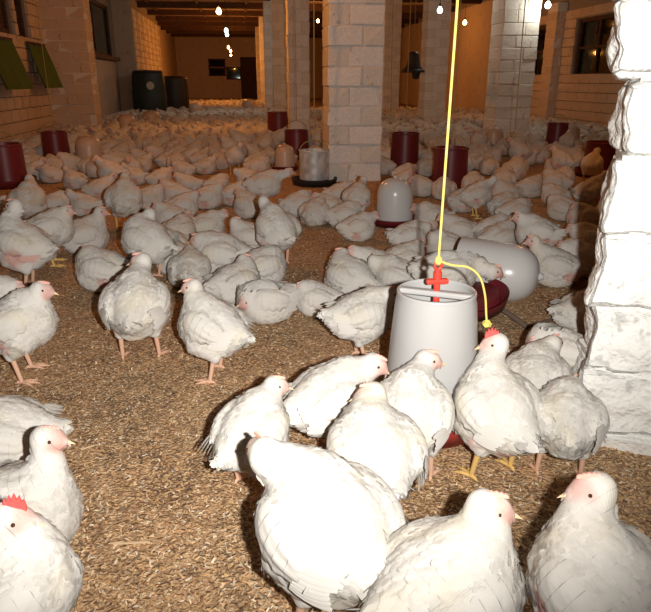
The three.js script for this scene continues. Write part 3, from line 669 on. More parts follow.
// small overlapping feathers lying along the flow of the coat
function flakes(s, o, body, count, list) {
  const P = body.attributes.position, NR = body.userData.flow, pos = [], col = [], nor = [], idx = [];
  const n = new THREE.Vector3(), f = new THREE.Vector3(), sd = new THREE.Vector3(), p = new THREE.Vector3(), q = new THREE.Vector3();
  const axisN = new THREE.Vector3(s.nb[0] - s.H[0], s.nb[1] - s.H[1], s.nb[2] - s.H[2]).normalize();
  for (let c = 0; c < count; c++) {
    const i = Math.floor(rnd() * P.count); p.fromBufferAttribute(P, i); n.fromArray(NR, i * 3);
    const dh = Math.hypot(p.x - s.H[0], p.y - s.H[1], p.z - s.H[2]);
    if (dh < 0.036 || (s.sit && p.y < 0.015) || (!s.sit && p.y < 0.115)) continue;
    const neck = sstep(s.nb[1] + 0.0, s.nb[1] + 0.05, p.y) * sstep(0.03, 0.07, p.x);
    f.set(-Math.cos(s.tilt), -0.25, 0).lerp(axisN, neck); f.x += rr(-0.25, 0.25); f.y += rr(-0.25, 0.25); f.z += rr(-0.25, 0.25);
    f.addScaledVector(n, -f.dot(n)).normalize(); sd.crossVectors(f, n);
    const back = sstep(-0.05, -0.12, p.x), L = (neck > 0.5 ? rr(0.009, 0.014) : rr(0.013, 0.024)) * (1 + 0.6 * back), W = L * rr(0.22, 0.32), lift = rr(0.0006, 0.0030) * (1 + 2.0 * back);
    const k = pos.length / 3, base = tint(s, o, p.x, p.y, p.z), b = rr(0.94, 1.05);
    for (const [a, w, h] of [[0, -0.5, -0.0008], [0, 0.5, -0.0008], [0.55, -1, lift * 0.6], [0.55, 1, lift * 0.6], [0.88, -0.55, lift], [0.88, 0.55, lift], [1.02, 0, lift * 1.05]]) {
      q.copy(p).addScaledVector(f, a * L).addScaledVector(sd, w * W).addScaledVector(n, h - 0.08 * (w * W) * (w * W) / W - a * a * L * 0.06);
      pos.push(q.x, Math.max(q.y, 0.004), q.z); col.push(base[0] * b, base[1] * b, base[2] * b);
      q.copy(n).addScaledVector(f, -0.10).addScaledVector(sd, w * 0.16).normalize(); nor.push(q.x, q.y, q.z);
    }
    idx.push(k, k + 1, k + 2, k + 1, k + 3, k + 2, k + 2, k + 3, k + 4, k + 3, k + 5, k + 4, k + 4, k + 5, k + 6);
  }
  const g = new THREE.BufferGeometry();
  g.setAttribute('position', new THREE.Float32BufferAttribute(pos, 3)); g.setAttribute('color', new THREE.Float32BufferAttribute(col, 3));
  g.setAttribute('normal', new THREE.Float32BufferAttribute(nor, 3)); g.setIndex(idx); return g;
}
// folded wing hugging the flank, its quills as ridges ending in a scalloped edge
function wingGeo(s, o, side, nu, nv) {
  const pos = [], col = [], uv = [], idx = []; let last = 0.08;
  const droop = o.droop ?? 0;
  for (let i = 0; i <= nu; i++) {
    const u = i / nu, w = 0.052 * Math.pow(Math.sin(Math.PI * Math.min(1, 0.12 + 0.80 * Math.pow(u, 0.85))), 0.7) * (1 - 0.35 * u);
    const cx = 0.062 - 0.178 * u, cy = 0.024 - 0.012 * u - droop * u;
    for (let j = 0; j <= nv; j++) {
      const v = -1 + 2 * j / nv, quill = Math.sin(v * 11 + u * 2.5), sc = v < 0 ? 0.0045 * Math.sin(u * 34) * -v : 0;
      const b = s.B(cx, cy + v * w + sc);
      let z = 0.17, d = 1; for (let it = 0; it < 30; it++) { d = s.f(b[0], b[1], z * side); if (d < 0.0005) break; z -= d * 0.8; if (z < 0) break; }
      if (z < 0.012) z = Math.max(0.016, last - 0.006); 
      if (j === (nv >> 1)) last = z;
      const edge = Math.sqrt(Math.max(0, 1 - v * v)) * Math.pow(Math.sin(Math.PI * clamp(0.04 + 0.95 * u)), 0.5);
      const off = -0.004 + 0.017 * edge + 0.0016 * quill * edge * sstep(0.15, 0.5, u) + 0.0012 * N3(b[0] * 80, b[1] * 80, side * 4);
      const zz = (z + off) * side; pos.push(b[0], b[1], zz); col.push(...tint(s, o, b[0], b[1], zz)); uv.push(v * w, cx);
    }
  }
  for (let i = 0; i < nu; i++) for (let j = 0; j < nv; j++) { const a = i * (nv + 1) + j, b = a + 1, c = a + nv + 1, d = c + 1; side > 0 ? idx.push(a, c, b, b, c, d) : idx.push(a, b, c, b, d, c); }
  const g = new THREE.BufferGeometry();
  g.setAttribute('position', new THREE.Float32BufferAttribute(pos, 3)); g.setAttribute('color', new THREE.Float32BufferAttribute(col, 3)); g.setAttribute('uv', new THREE.Float32BufferAttribute(uv, 2));
  g.setIndex(idx); g.computeVertexNormals(); return g;
}
// bundle of stiff feathers (tail fan, wing tips)
function quills(s, o, specs) {
  const pos = [], col = [], idx = [];
  for (const [r, dir, L, W, up] of specs) {
    const f = new THREE.Vector3(...dir).normalize(), n0 = new THREE.Vector3(...up), sd = new THREE.Vector3().crossVectors(f, n0).normalize(), n = new THREE.Vector3().crossVectors(sd, f).normalize();
    const k = pos.length / 3, c = tint(s, o, ...r), N = 5, q = new THREE.Vector3();
    for (let i = 0; i <= N; i++) {
      const a = i / N, w = W * Math.pow(Math.sin(Math.PI * Math.min(1, 0.15 + 0.8 * a)), 0.6);
      for (const t of [-1, 0, 1]) { q.set(...r).addScaledVector(f, a * L).addScaledVector(sd, t * w).addScaledVector(n, (t ? -0.18 * w : 0) - 0.12 * L * a * a); pos.push(q.x, Math.max(0.006, q.y), q.z); col.push(...c); }
    }
    for (let i = 0; i < N; i++) for (let j = 0; j < 2; j++) { const a = k + i * 3 + j; idx.push(a, a + 3, a + 1, a + 1, a + 3, a + 4); }
  }
  const g = new THREE.BufferGeometry(); g.setAttribute('position', new THREE.Float32BufferAttribute(pos, 3)); g.setAttribute('color', new THREE.Float32BufferAttribute(col, 3));
  g.setIndex(idx); g.computeVertexNormals(); return g;
}
function flankZ(s, x, y, side) { let z = 0.17; for (let it = 0; it < 30; it++) { const d = s.f(x, y, z * side); if (d < 0.0005 || z < 0.015) break; z -= d * 0.8; } return Math.max(0.015, z); }
function primaries(s, o, side) {
  const sp = [], dr = o.droop ?? 0;
  for (let i = 0; i < 7; i++) {
    const b = s.B(-0.052 - 0.003 * i, -0.022 + 0.0095 * i - dr), z = flankZ(s, b[0], b[1], side) + 0.009;
    sp.push([[b[0], b[1], z * side], [-1, -0.16 - dr * 9 + 0.06 * i + rr(-0.04, 0.04), -side * (0.36 - dr * 8)], rr(0.058, 0.074), 0.0085, [0.1, 0.35, side]]);
  }
  return quills(s, o, sp);
}
function tailGeo(s, o) {
  const sp = [], r0 = s.B(-0.102, 0.02 + s.tl * 0.6);
  for (let i = -3; i <= 3; i++) for (const lay of [0, 1]) {
    const a = i * 0.17 + lay * 0.08; 
    sp.push([[r0[0] + 0.01 * lay, r0[1] + 0.008 * lay - Math.abs(i) * 0.003, i * 0.0075], [-Math.cos(a), 0.30 + s.tl * 8 - Math.abs(i) * 0.06 - lay * 0.1 + rr(-0.06, 0.06), Math.sin(a) * 0.8], rr(0.042, 0.056) - lay * 0.010, 0.0095, [0.25, 1, i * 0.22]]);
  }
  return quills(s, o, sp);
}
function combGeo(k) {
  const sh = new THREE.Shape(); sh.moveTo(-0.017, -0.005);
  const pk = [[-0.016, 0.006], [-0.012, 0.004], [-0.009, 0.011], [-0.005, 0.006], [-0.001, 0.014], [0.003, 0.007], [0.007, 0.012], [0.010, 0.005], [0.014, 0.007], [0.017, 0.001], [0.018, -0.006]];
  for (const [x, y] of pk) sh.lineTo(x, y * k); sh.closePath();
  const g = new THREE.ExtrudeGeometry(sh, { depth: 0.004, bevelEnabled: true, bevelSize: 0.001, bevelThickness: 0.001, bevelSegments: 1, steps: 1 }); return g.translate(0, 0, -0.002);
}
function headFrame(s, m, ox, oy, oz) {  // place a mesh in the frame of the head
  m.rotation.order = 'YXZ'; m.rotation.set(0, s.hy, Math.asin(s.dir[1]));
  const v = new THREE.Vector3(ox, oy, oz).applyEuler(m.rotation); m.position.set(s.H[0] + v.x, s.H[1] + v.y, s.H[2] + v.z); return m;
}
const beakG = (() => {
  const g = new THREE.ConeGeometry(0.0095, 0.025, 10, 4).rotateZ(-Math.PI / 2).translate(0.013, 0, 0), p = g.attributes.position;
  for (let i = 0; i < p.count; i++) { const x = p.getX(i); p.setXYZ(i, x, p.getY(i) * 0.85 - 9 * Math.max(0, x) ** 2, p.getZ(i) * 0.75); }
  g.computeVertexNormals(); return g;
})();
const eyeG = new THREE.SphereGeometry(0.0038, 10, 8), combSmall = combGeo(0.32), combBig = combGeo(1.5), wattleG = new THREE.SphereGeometry(0.007, 10, 8).scale(0.8, 1.7, 0.45);
function legPieces(h, fx, yaw) {
  const foot = [fx, 0.010, h[2] * 1.08], toes = [];
  const shank = mergeGeometries([rod([h[0], h[1] + 0.012, h[2]], foot, 0.0088, 0.0068, 8), new THREE.SphereGeometry(0.0098, 8, 6).translate(h[0], h[1] + 0.002, h[2])].map(g => g.toNonIndexed()));
  for (const [a, L] of [[-28, 0.046], [2, 0.058], [30, 0.048], [178, 0.022]]) {
    const c = Math.cos((a + yaw) * D2R), q = Math.sin((a + yaw) * D2R), m = [foot[0] + c * L * 0.55, 0.0095, foot[2] + q * L * 0.55], e = [foot[0] + c * L, 0.005, foot[2] + q * L];
    toes.push(rod([foot[0], 0.0095, foot[2]], m, 0.0064, 0.0052, 7), new THREE.SphereGeometry(0.0054, 7, 5).translate(...m), rod(m, e, 0.005, 0.0018, 7));
  }
  return [shank, mergeGeometries(toes.map(g => g.toNonIndexed()))];
}
// o.detail: 2 foreground, 1 middle ground, 0 far
function makeBird(o, name, label, group) {
  const det = o.detail ?? 2, s = birdShape(o), t = thing(name, label, 'chicken', [0, 0, 0], 0, group);
  const body = birdBody(s, o, [0.0125, 0.0085, 0.0058][det]);
  part('body', body, M.feather, t);
  if (det > 0) {
    for (const side of [-1, 1]) { const w = part('wing', wingGeo(s, o, side, det > 1 ? 30 : 16, det > 1 ? 18 : 10), M.feather, t); part('flight_feathers', primaries(s, o, side), M.plume, w); }
    const pl = part('plumage', flakes(s, o, body, det > 1 ? 1300 : 420), M.plume, t); pl.userData.kind = 'stuff';
    part('tail', tailGeo(s, o), M.plume, t);
    headFrame(s, part('comb', o.comb ? combBig : combSmall, o.comb ? M.comb : M.palecomb, t), 0.006, 0.0265, 0);
    for (const z of [-1, 1]) { headFrame(s, part('eye', eyeG, M.eye, t), 0.011, 0.006, z * 0.0218); }
    if (o.comb) for (const z of [-1, 1]) headFrame(s, part('wattle', wattleG, M.comb, t), 0.018, -0.022, z * 0.005);
    if (!s.sit) s.hock.forEach((h, i) => { const [a, b] = legPieces(h, h[0] + 0.022, (i ? 8 : -8)), m = o.yellow ? M.legYellow : M.legPink; const l = part('leg', a, m, t); part('foot', b, m, l); });
  } else if (!s.sit) s.hock.forEach(h => part('leg', rod([h[0], h[1] + 0.01, h[2]], [h[0] + 0.02, 0, h[2]], 0.009, 0.008, 5), M.legYellow, t));
  headFrame(s, part('beak', beakG, M.beak, t), 0.030, -0.004, 0);
  t.userData.height = s.bc[1];
  return t;
}
// the head of a bird: the point on its line of sight nearest to where the neck would carry it
function aimHead(o, px, py, heading, sc) {
  const a = heading * D2R - YAW, h0 = o.sit ? 0.088 : 0.192, c = pix(px, py, h0 * sc), g = o.sit ? [0.10, 0.19] : [0.10, 0.31];
  if (o.look !== undefined) o.hy = o.look - heading;
  while (o.hy > 180) o.hy -= 360; while (o.hy < -180) o.hy += 360;
  if (!o.hp2) { o.head = o.head ?? [g[0], g[1], 0]; return; }
  const guess = new THREE.Vector3(c.x + Math.cos(a) * g[0] * sc, g[1] * sc, c.z - Math.sin(a) * g[0] * sc);
  const eye = new THREE.Vector3(0, EYE, 0), dir = pix(o.hp2[0], o.hp2[1], -1).sub(eye).normalize();
  const p = eye.addScaledVector(dir, guess.clone().sub(eye).dot(dir)), dx = (p.x - c.x) / sc, dz = (p.z - c.z) / sc;
  o.head = [clamp(dx * Math.cos(a) - dz * Math.sin(a), 0.03, 0.20), clamp(p.y / sc, o.sit ? 0.10 : 0.2, o.sit ? 0.26 : 0.38), clamp(dx * Math.sin(a) + dz * Math.cos(a), -0.07, 0.07)];
}
// body centre seen at pixel (px, py); heading: 0 to the right of the picture, 90 away, 180 left, 270 towards us
const placed = [];
function put(t, px, py, heading, scale) {
  const h = t.userData.height * scale, q = pix(px, py, h); delete t.userData.height;
  t.position.set(q.x, 0.0, q.z); t.scale.setScalar(scale); t.rotation.y = heading * D2R - YAW; placed.push([q.x, q.z, 0.12 * scale]);
}
const flankPink = [[-0.03, -0.035, 0.09, 0.04], [-0.03, -0.035, -0.09, 0.04]], breastPink = [[0.10, -0.03, 0, 0.035]], rumpPink = [[-0.105, -0.045, 0.02, 0.028], [-0.1, -0.045, -0.03, 0.022]];
// ---- foreground birds, one by one: [px, py, heading, scale, pose, label]
const near = [
  [326, 524, 126, 1.08, { hp2: [263, 452], look: 122, tilt: 14, fat: 1.08, pink: [[-0.04, -0.01, 0.095, 0.03]] }, 'big white chicken seen from behind, striding with its head turned from us'],
  [447, 588, 26, 1.0, { hp2: [489, 508], look: -6, tilt: 14, fat: 1.04 }, 'white chicken looking right with pale pink face, beside the big striding bird'],
  [604, 590, 122, 1.0, { hp2: [593, 490], look: 176, tilt: 20, fat: 1.04, pink: [[0.02, -0.02, -0.09, 0.04]] }, 'white chicken facing left in front of the limed pillar'],
  [375, 450, 104, 0.94, { hp2: [371, 394], look: 186, tilt: 14, fat: 1.03, pink: rumpPink }, 'white chicken seen from the rear before the hanging feeder, pink spot on its rump'],
  [411, 412, 80, 0.92, { hp2: [428, 360], look: 2, tilt: 24, pink: [[-0.03, -0.04, 0.08, 0.03]] }, 'white chicken with its pink face across the white tube of the hanging feeder'],
  [497, 408, 112, 0.95, { hp2: [495, 344], look: 178, tilt: 20, comb: 1, yellow: 1, fat: 1.04, pink: [[-0.03, -0.05, -0.06, 0.04], ...rumpPink] }, 'red-combed white chicken with yellow feet beside the hanging feeder'],
  [536, 377, 66, 0.83, { hp2: [554, 343], look: 40, tilt: 12 }, 'white chicken with back to us, half in the limed pillar’s shadow'],
  [558, 350, 172, 0.82, { hp2: [538, 343], look: 182, tilt: 8 }, 'white chicken peeping left behind the red-combed bird'],
  [566, 418, 74, 0.84, { head: [0.10, 0.25, 0.02], hy: -20, tilt: 4 }, 'fluffy white chicken rump squeezed against the limed pillar'],
  [332, 397, 30, 0.92, { hp2: [375, 364], look: -12, hp: -25, tilt: 12, pink: [[-0.03, -0.05, 0.085, 0.05], [0.03, -0.05, 0.085, 0.03]] }, 'white chicken with a bare pink thigh, leaning in to the hanging feeder'],
  [252, 430, 58, 0.82, { hp2: [276, 385], look: 2, tilt: 20, droop: 0.02 }, 'white chicken with loose wing tips, looking right beyond the big striding bird'],
  [20, 510, 14, 1.0, { sit: 1, hp2: [48, 439], look: 2, hp: -4, fat: 1.06 }, 'white chicken resting with raised head, looking over the empty litter'],
  [4, 592, 34, 0.94, { hp2: [8, 520], look: 6, comb: 1, tilt: 20 }, 'white chicken with bright red comb at the picture corner'],
  [4, 433, 186, 1.0, { sit: 1, tail: 0.006, fat: 1.02 }, 'white chicken tail and wing jutting in above the resting bird'],
  [18, 322, 10, 1.0, { hp2: [42, 290], look: 0, tilt: 20, pink: [[-0.05, -0.03, 0.09, 0.04]] }, 'white chicken striding right on one pink leg at the litter’s open edge'],
  [-4, 303, 10, 0.9, { hp2: [16, 288], look: 0, tilt: 14 }, 'white chicken head peeping out behind the striding bird'],
  [136, 304, 96, 1.04, { hp2: [141, 261], look: 178, tilt: 18, fat: 1.05 }, 'white chicken standing on two pink legs, rear towards us'],
  [212, 325, 156, 0.94, { hp2: [192, 287], look: 178, hp: -12, tilt: 20, fat: 1.02, stride: 0.018 }, 'upright white chicken walking left at the front of the loose flock'],
  [265, 299, 205, 0.98, { sit: 1, hp2: [248, 305], look: 200, tilt: 4, tail: 0.012 }, 'white chicken crouched low with tail up beside the upright walking bird'],
  [316, 298, 185, 0.78, { sit: 1, hp2: [302, 287], look: 185, pink: flankPink }, 'small pinkish chicken sitting alone beside the middle cluster'],
  [350, 277, 135, 1.0, { sit: 1, hp2: [341, 254], look: 182, fat: 1.04 }, 'white chicken with reddish face looking left behind the feeder cluster'],
  [362, 314, 14, 0.9, { hp2: [391, 294], look: 0, tilt: 10, tail: 0.012 }, 'white chicken walking behind the hanging feeder, tail up'],
  [448, 270, 5, 1.0, { hp2: [494, 271], look: -8, hp: -18, tilt: 4 }, 'white chicken stretching its neck across the tipped drinker'],
  [553, 266, 172, 1.0, { sit: 1, hp2: [533, 241], look: 178, pink: [[-0.06, -0.02, 0.09, 0.035], [-0.06, -0.02, -0.09, 0.035]] }, 'white chicken with a pink flank facing the tipped drinker'],
  [537, 232, 172, 0.92, { hp2: [519, 217], look: 178, tilt: 10, pink: flankPink }, 'greyish white chicken walking left beyond the tipped drinker'],
  [588, 312, 10, 0.95, { sit: 1, head: [0.1, 0.17, 0], hy: 0, tail: 0.014 }, 'chicken sitting wholly in the limed pillar’s shadow'],
  [103, 269, 178, 1.05, { sit: 1, hp2: [89, 252], look: 184, pink: flankPink }, 'white chicken sitting sideways behind the open litter, looking left'],
  [22, 244, 172, 1.12, { hp2: [14, 206], look: 170, tilt: 18, pink: [[-0.03, -0.03, -0.095, 0.05], [-0.03, -0.03, 0.095, 0.05]], stride: 0.02 }, 'big white chicken with a pink bare flank near the frame edge'],
  [50, 228, 18, 1.02, { hp2: [67, 211], look: 0, tilt: 10, yellow: 1 }, 'white chicken on one yellow leg between two larger birds'],
  [85, 235, 22, 1.08, { sit: 1, hp2: [101, 212], look: 0, fat: 1.05 }, 'plump white chicken resting behind the sideways sitting bird'],
  [124, 198, 90, 1.06, { hp2: [125, 177], look: 95, tilt: 24, yellow: 1, fat: 1.04, pink: [[-0.1, -0.02, 0, 0.03]] }, 'white chicken standing straight away from us on yellow legs'],
  [28, 200, 88, 1.04, { hp2: [30, 179], look: 88, tilt: 24, dirty: 0.45 }, 'soiled brownish white chicken standing with its back to us'],
  [147, 240, 155, 1.05, { hp2: [150, 214], look: 130, tilt: 16, fat: 1.05 }, 'white chicken with an upright neck behind the two-legged stander'],
  [277, 228, 126, 1.05, { hp2: [263, 201], look: 115, tilt: 22, pink: [[-0.07, -0.05, -0.06, 0.05], [-0.02, -0.06, -0.07, 0.03]], stride: 0.01 }, 'tall white chicken with a pink belly standing at the cluster’s edge'],
  [265, 184, 5, 1.04, { hp2: [289, 172], look: 0, tilt: 6, stride: 0.02 }, 'white chicken stepping up to the galvanized feeder'],
  [220, 254, 186, 1.15, { sit: 1, hp2: [198, 240], look: 176, fat: 1.1 }, 'large white chicken sitting in the middle cluster, head held left'],
  [250, 238, 190, 1.0, { sit: 1, hp2: [236, 222], look: 0 }, 'white chicken looking back over its shoulder in the middle cluster'],
  [262, 266, 25, 1.0, { sit: 1, hp2: [273, 255], look: 0 }, 'white chicken with head held right at the cluster’s edge'],
  [236, 282, 35, 0.95, { sit: 1, hp2: [245, 260], look: 0 }, 'white chicken crouched behind the upright walking bird'],
];
const middle = [ // px, py, heading, variant index
  [188, 268, 95], [170, 246, 150], [178, 232, 60], [206, 226, 10], [170, 216, 200], [183, 206, 20], [175, 193, 170], [208, 197, 5], [188, 184, 180], [218, 184, 30], [236, 194, 0], [249, 205, 150],
  [249, 179, 190], [183, 169, 175], [206, 166, 10], [231, 158, 178], [255, 161, 20], [268, 156, 100], [160, 258, 110],
  [298, 204, 25], [315, 212, 60], [324, 206, 190], [358, 227, 0], [344, 215, 5], [340, 194, 5], [362, 199, 60],
  [429, 216, 190], [409, 236, 5], [457, 230, 178], [444, 189, 88], [463, 200, 20], [477, 194, 10], [421, 186, 200], [404, 174, 30],
  [404, 260, 10], [392, 278, 150], [374, 270, 200], [446, 246, 185], [474, 230, 20], [494, 232, 25], [515, 212, 5], [505, 192, 200], [530, 187, 10], [555, 195, 170], [488, 206, 30], [563, 208, 150], [585, 192, 20], [583, 216, 190], [591, 240, 160], [578, 258, 185],
  [56, 204, 20], [51, 174, 180], [84, 205, 200], [101, 189, 10], [150, 198, 5], [142, 164, 20], [125, 160, 190], [152, 152, 100], [135, 176, 175], [117, 140, 5], [71, 156, 270], [75, 180, 150], [30, 172, 20], [12, 208, 200], [160, 178, 30], [112, 172, 190], [165, 160, 60],
];
{
  for (const [i, [px, py, h, sc, o, label]] of near.entries()) { o.sd = i + 1; o.detail = py > 260 ? 2 : 1; aimHead(o, px, py, h, sc); put(makeBird(o, 'broiler_chicken', label), px, py, h, sc); }
  // middle and far birds: a handful of poses, cloned
  const gear = scene.children.filter(c => /feeder|drinker/.test(c.name)).map(c => [c.position.x, c.position.z, /tube_feeder/.test(c.name) ? 0.34 : 0.27]);
  const looks = ['pink-breasted white chicken', 'soiled pink-flanked chicken', 'pink-thighed white chicken', 'pink-flanked white chicken', 'soiled pink-breasted chicken', 'pink-flanked plump white chicken', 'plain white chicken', 'soiled pink-sided chicken', 'pink-rumped white chicken', 'long-legged pink-flanked chicken'];
  const poses = [];
  seed = 4242;
  for (let k = 0; k < 10; k++) {
    const sit = k < 7;
    poses.push({ sit, head: sit ? [rr(0.085, 0.12), rr(0.145, 0.195), rr(-0.025, 0.025)] : [rr(0.11, 0.15), rr(0.27, 0.32), 0], hy: rr(-70, 70), fat: rr(0.97, 1.06), tail: rr(-0.004, 0.012), sd: 50 + k, dirty: k % 3 === 1 ? 0.22 : 0, yellow: 1,
      pink: k % 2 ? flankPink : k % 4 === 0 ? breastPink.concat(rumpPink) : [[-0.02, -0.04, 0.085, 0.045]] });
  }
  const proto = [0, 1].map(det => poses.map(o => { const t = makeBird({ ...o, detail: 1 - det }, 'proto', ''); scene.remove(t); return t; }));
  taken.proto = undefined;
  function copyBird(p, label, group) { const c = p.clone(); c.name = numbered('broiler_chicken'); c.userData = { label, category: 'chicken', group, height: p.userData.height }; scene.add(c); return c; }
  const anchors = [];
  { const nick = { 'tube_feeder': 'the maroon feeder under the outer green flap', 'tube_feeder_001': 'the maroon feeder by the brick pier', 'tube_feeder_002': 'the rear maroon feeder at the slim pillar', 'tube_feeder_003': 'the maroon feeder behind the metal feeder', 'tube_feeder_004': 'the maroon feeder beside the broad pillar', 'tube_feeder_005': 'the bright maroon feeder behind the yellow cord', 'tube_feeder_006': 'the maroon feeder under the window wall', 'tube_feeder_007': 'the maroon feeder by the limed pillar',
      'dome_drinker': 'the upright white drinker', 'dome_drinker_001': 'the amber drinker by the left feeders', 'dome_drinker_002': 'the amber drinker by the metal feeder', 'dome_drinker_003': 'the amber drinker at the lit pillar', 'dome_drinker_008': 'the orange drinker below the window wall', 'dome_drinker_009': 'the tipped drinker', 'metal_feeder': 'the galvanized metal feeder', 'brick_pillar': 'the broad white pillar', 'brick_pillar_001': 'the slim white pillar', 'brick_pillar_006': 'the broad lit pillar', 'brick_pillar_007': 'the grey block pillar', 'brick_pillar_011': 'the brown brick pier', 'plastic_drum': 'the emblem drum', 'hanging_feeder': 'the white hanging feeder' };
    for (const c of scene.children) if (nick[c.name]) anchors.push([c.position.x, c.position.z, nick[c.name]]); }
  const zone = (x, z, look = '', k = 0) => {
    let best = null, bd = 1.6; for (const [a, b, n] of anchors) { const d = Math.hypot(x - a, z - b); if (d < bd) { bd = d; best = n; } }
    if (!best) return zoneWide(x, z);
    return [`${look || 'white chicken'} ${k < 7 ? 'resting' : 'standing'} ${bd < 0.55 ? 'right against' : bd < 1 ? 'close to' : 'a stride from'} ${best}`, `chickens around ${best}`];
  };
  const zoneWide = (x, z) => z > -4.6 ? (x < 0.1 ? ['white chicken in the loose cluster behind the upright walking bird', 'chickens of the middle cluster'] : ['white chicken resting among birds behind the hanging feeder', 'chickens behind the hanging feeder'])
    : x < 0.78 ? (z > -8 ? ['white chicken in the flock between amber drinker and metal feeder', 'flock before the slim pillar'] : ['small white chicken in the dense flock filling the far left aisle', 'dense flock of the far left aisle'])
      : (z > -7 ? ['white chicken in the flock around the upright white drinker and maroon feeders', 'flock around the white drinker'] : ['small white chicken in the far flock towards the window wall', 'far flock by the window wall']);
  seed = 991;
  for (const [px, py, h] of middle) {
    const k = Math.floor(rnd() * (py < 200 ? 8.2 : 7.2)), p = proto[0][k], sc = rr(0.88, 1.0), q = pix(px, py, p.userData.height * sc), [label, group] = zone(q.x, q.z, looks[k], k);
    const t = copyBird(p, label, group); put(t, px, py, h + rr(-8, 8), sc); placed.pop();
    for (let it = 0; it < 4; it++) for (const [a, b, c] of placed.concat(gear)) {
      const dx = t.position.x - a, dz = t.position.z - b, d = Math.hypot(dx, dz), need = c > 0.22 ? c : 0.22;
      if (d < need && d > 1e-4) { t.position.x += dx / d * (need - d) * 0.6; t.position.z += dz / d * (need - d) * 0.6; }
    }
    placed.push([t.position.x, t.position.z, 0.12]);
  }
  // far flock: scattered over the floor, never through pillars or gear
  const solids = [];
  for (const c of scene.children) if (/feeder|drinker|drum|pillar/.test(c.name)) solids.push([c.position.x, c.position.z, /pillar/.test(c.name) ? 0.42 : /drum/.test(c.name) ? 0.6 : 0.34]);
  const cands = []; seed = 2024;
  const tryAt = (x, z, r) => {
    for (const [a, b, c] of solids) {
      if (Math.hypot(x - a, z - b) < c) return;
      const L = Math.hypot(a, b), al = ((a - x) * a + (b - z) * b) / L, la = Math.abs((a - x) * b - (b - z) * a) / L;
      if (c === 0.34 && al > 0 && al < 0.55 && la < 0.2) return;
    }
    for (const [a, b, c] of placed) if (Math.hypot(x - a, z - b) < r) return;
    placed.push([x, z, r]); cands.push([x, z]);
  };
  const view = (x, z) => { const c = Math.cos(YAW), s = Math.sin(YAW), f = -z * c + x * s, r = x * c + z * s; return r / f; };
  const inView = (x, z) => { const a = view(x, z); return a > -0.56 && a < 0.47; };
  for (let i = 0; i < 14000; i++) {   // left aisle
    const x = rr(-2.95, 1.25), z = -rr(6.6, 27); if (!inView(x, z) || (x < -2.3 && z > -12.8 && z < -12) || (x < -2.5 && z < -19)) continue;
    tryAt(x, z, z > -8 ? 0.27 : 0.245);
  }
  for (let i = 0; i < 12000; i++) {   // right aisles
    const x = rr(1.3, 6.4), z = -rr(5.2, 19); if (!inView(x, z)) continue;
    tryAt(x, z, z > -8 ? 0.30 : 0.26);
  }
  cands.sort((a, b) => b[1] - a[1]);
  const N_IND = Math.min(cands.length, 300 - middle.length - near.length);
  cands.slice(0, N_IND).forEach(([x, z]) => {
    const k = Math.floor(rnd() * 7.6), [label, group] = zone(x, z, z > -8.5 ? looks[k] : '', k), t = copyBird(proto[1][k], label, group); delete t.userData.height;
    t.position.set(x, 0, z); t.rotation.y = rnd() * Math.PI * 2; t.scale.setScalar(rr(0.93, 1.08));
  });
  const rest = cands.slice(N_IND), flock = new THREE.Group(); flock.name = 'distant_flock'; scene.add(flock);
  flock.userData = { kind: 'stuff', label: 'countless tiny white chickens crowding the farthest floor under the bulbs', category: 'flock' };
  for (let k = 0; k < 4; k++) {
    const mine = rest.filter((_, i) => i % 4 === k), g = proto[1][k].children[0].geometry, im = shadows(new THREE.InstancedMesh(g, M.feather, mine.length)); im.name = 'chicken_crowd'; im.userData.kind = 'stuff';
    mine.forEach(([x, z], i) => { const s = rr(0.93, 1.08); im.setMatrixAt(i, new THREE.Matrix4().compose(new THREE.Vector3(x, 0, z), new THREE.Quaternion().setFromAxisAngle(new THREE.Vector3(0, 1, 0), rnd() * 6.283), new THREE.Vector3(s, s, s))); });
    flock.add(im);
  }
  console.log('birds', near.length, middle.length, N_IND, rest.length);
}
// ------------------------------------------------------------------ loose shavings standing proud of the litter
{
  seed = 555; const n = 34000;
  const g = new THREE.BoxGeometry(0.0085, 0.001, 0.003, 3, 1, 1), p = g.attributes.position;
  for (let i = 0; i < p.count; i++) { const x = p.getX(i) / 0.0085; p.setY(i, p.getY(i) + 0.0016 * (0.25 - x * x) * 4); p.setZ(i, p.getZ(i) * (1 - 0.5 * Math.abs(x))); }
  g.computeVertexNormals();
  const im = shadows(new THREE.InstancedMesh(g, std({ color: 0xffffff, roughness: 1 }), n)); im.name = 'litter_shavings'; scene.add(im);
  im.userData = { kind: 'stuff', label: 'loose curled wood shavings scattered on top of the litter', category: 'shavings' };
  const tones = [[0.56, 0.38, 0.22], [0.46, 0.30, 0.17], [0.68, 0.50, 0.32], [0.30, 0.18, 0.10], [0.80, 0.68, 0.50], [0.52, 0.34, 0.17]], c = new THREE.Color(), m = new THREE.Matrix4(), q = new THREE.Quaternion(), e = new THREE.Euler();
  for (let i = 0; i < n; i++) {
    const d = 0.75 + 5.2 * Math.pow(rnd(), 1.5), a = rr(-0.58, 0.52) + YAW, x = Math.sin(a) * d, z = -Math.cos(a) * d, s = rr(0.35, 1.25) * (d < 2 ? 1 : 1.15);
    e.set(rr(-0.5, 0.5), rnd() * 6.283, rr(-0.4, 0.4)); q.setFromEuler(e);
    im.setMatrixAt(i, m.compose(new THREE.Vector3(x, 0.004 + 0.006 * N3(x * 2.1, 0, z * 2.1), z), q, new THREE.Vector3(s, s, s * rr(0.6, 1.2))));
    const t = tones[Math.floor(rnd() * 6)], b = rr(0.85, 1.15); im.setColorAt(i, c.setRGB(t[0] * b, t[1] * b, t[2] * b));
  }
}
scene.traverse(o => { if (o.isMesh) { o.castShadow = true; o.receiveShadow = true; } });
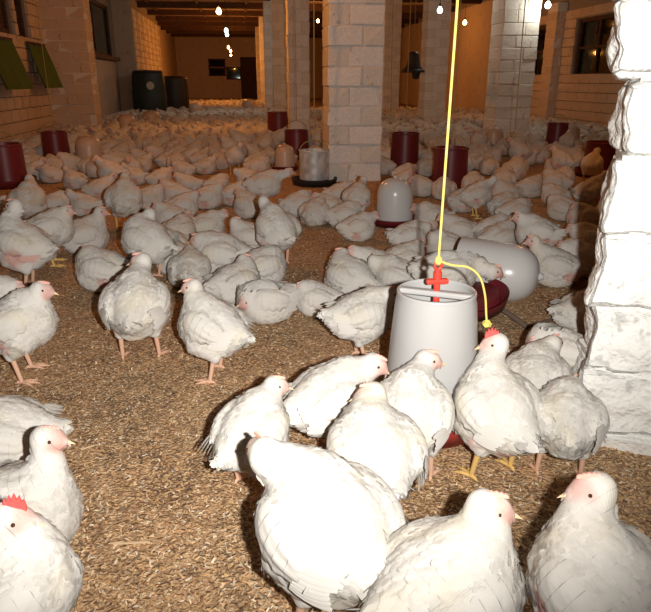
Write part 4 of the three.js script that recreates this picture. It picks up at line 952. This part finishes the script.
renderer.render(scene, camera);
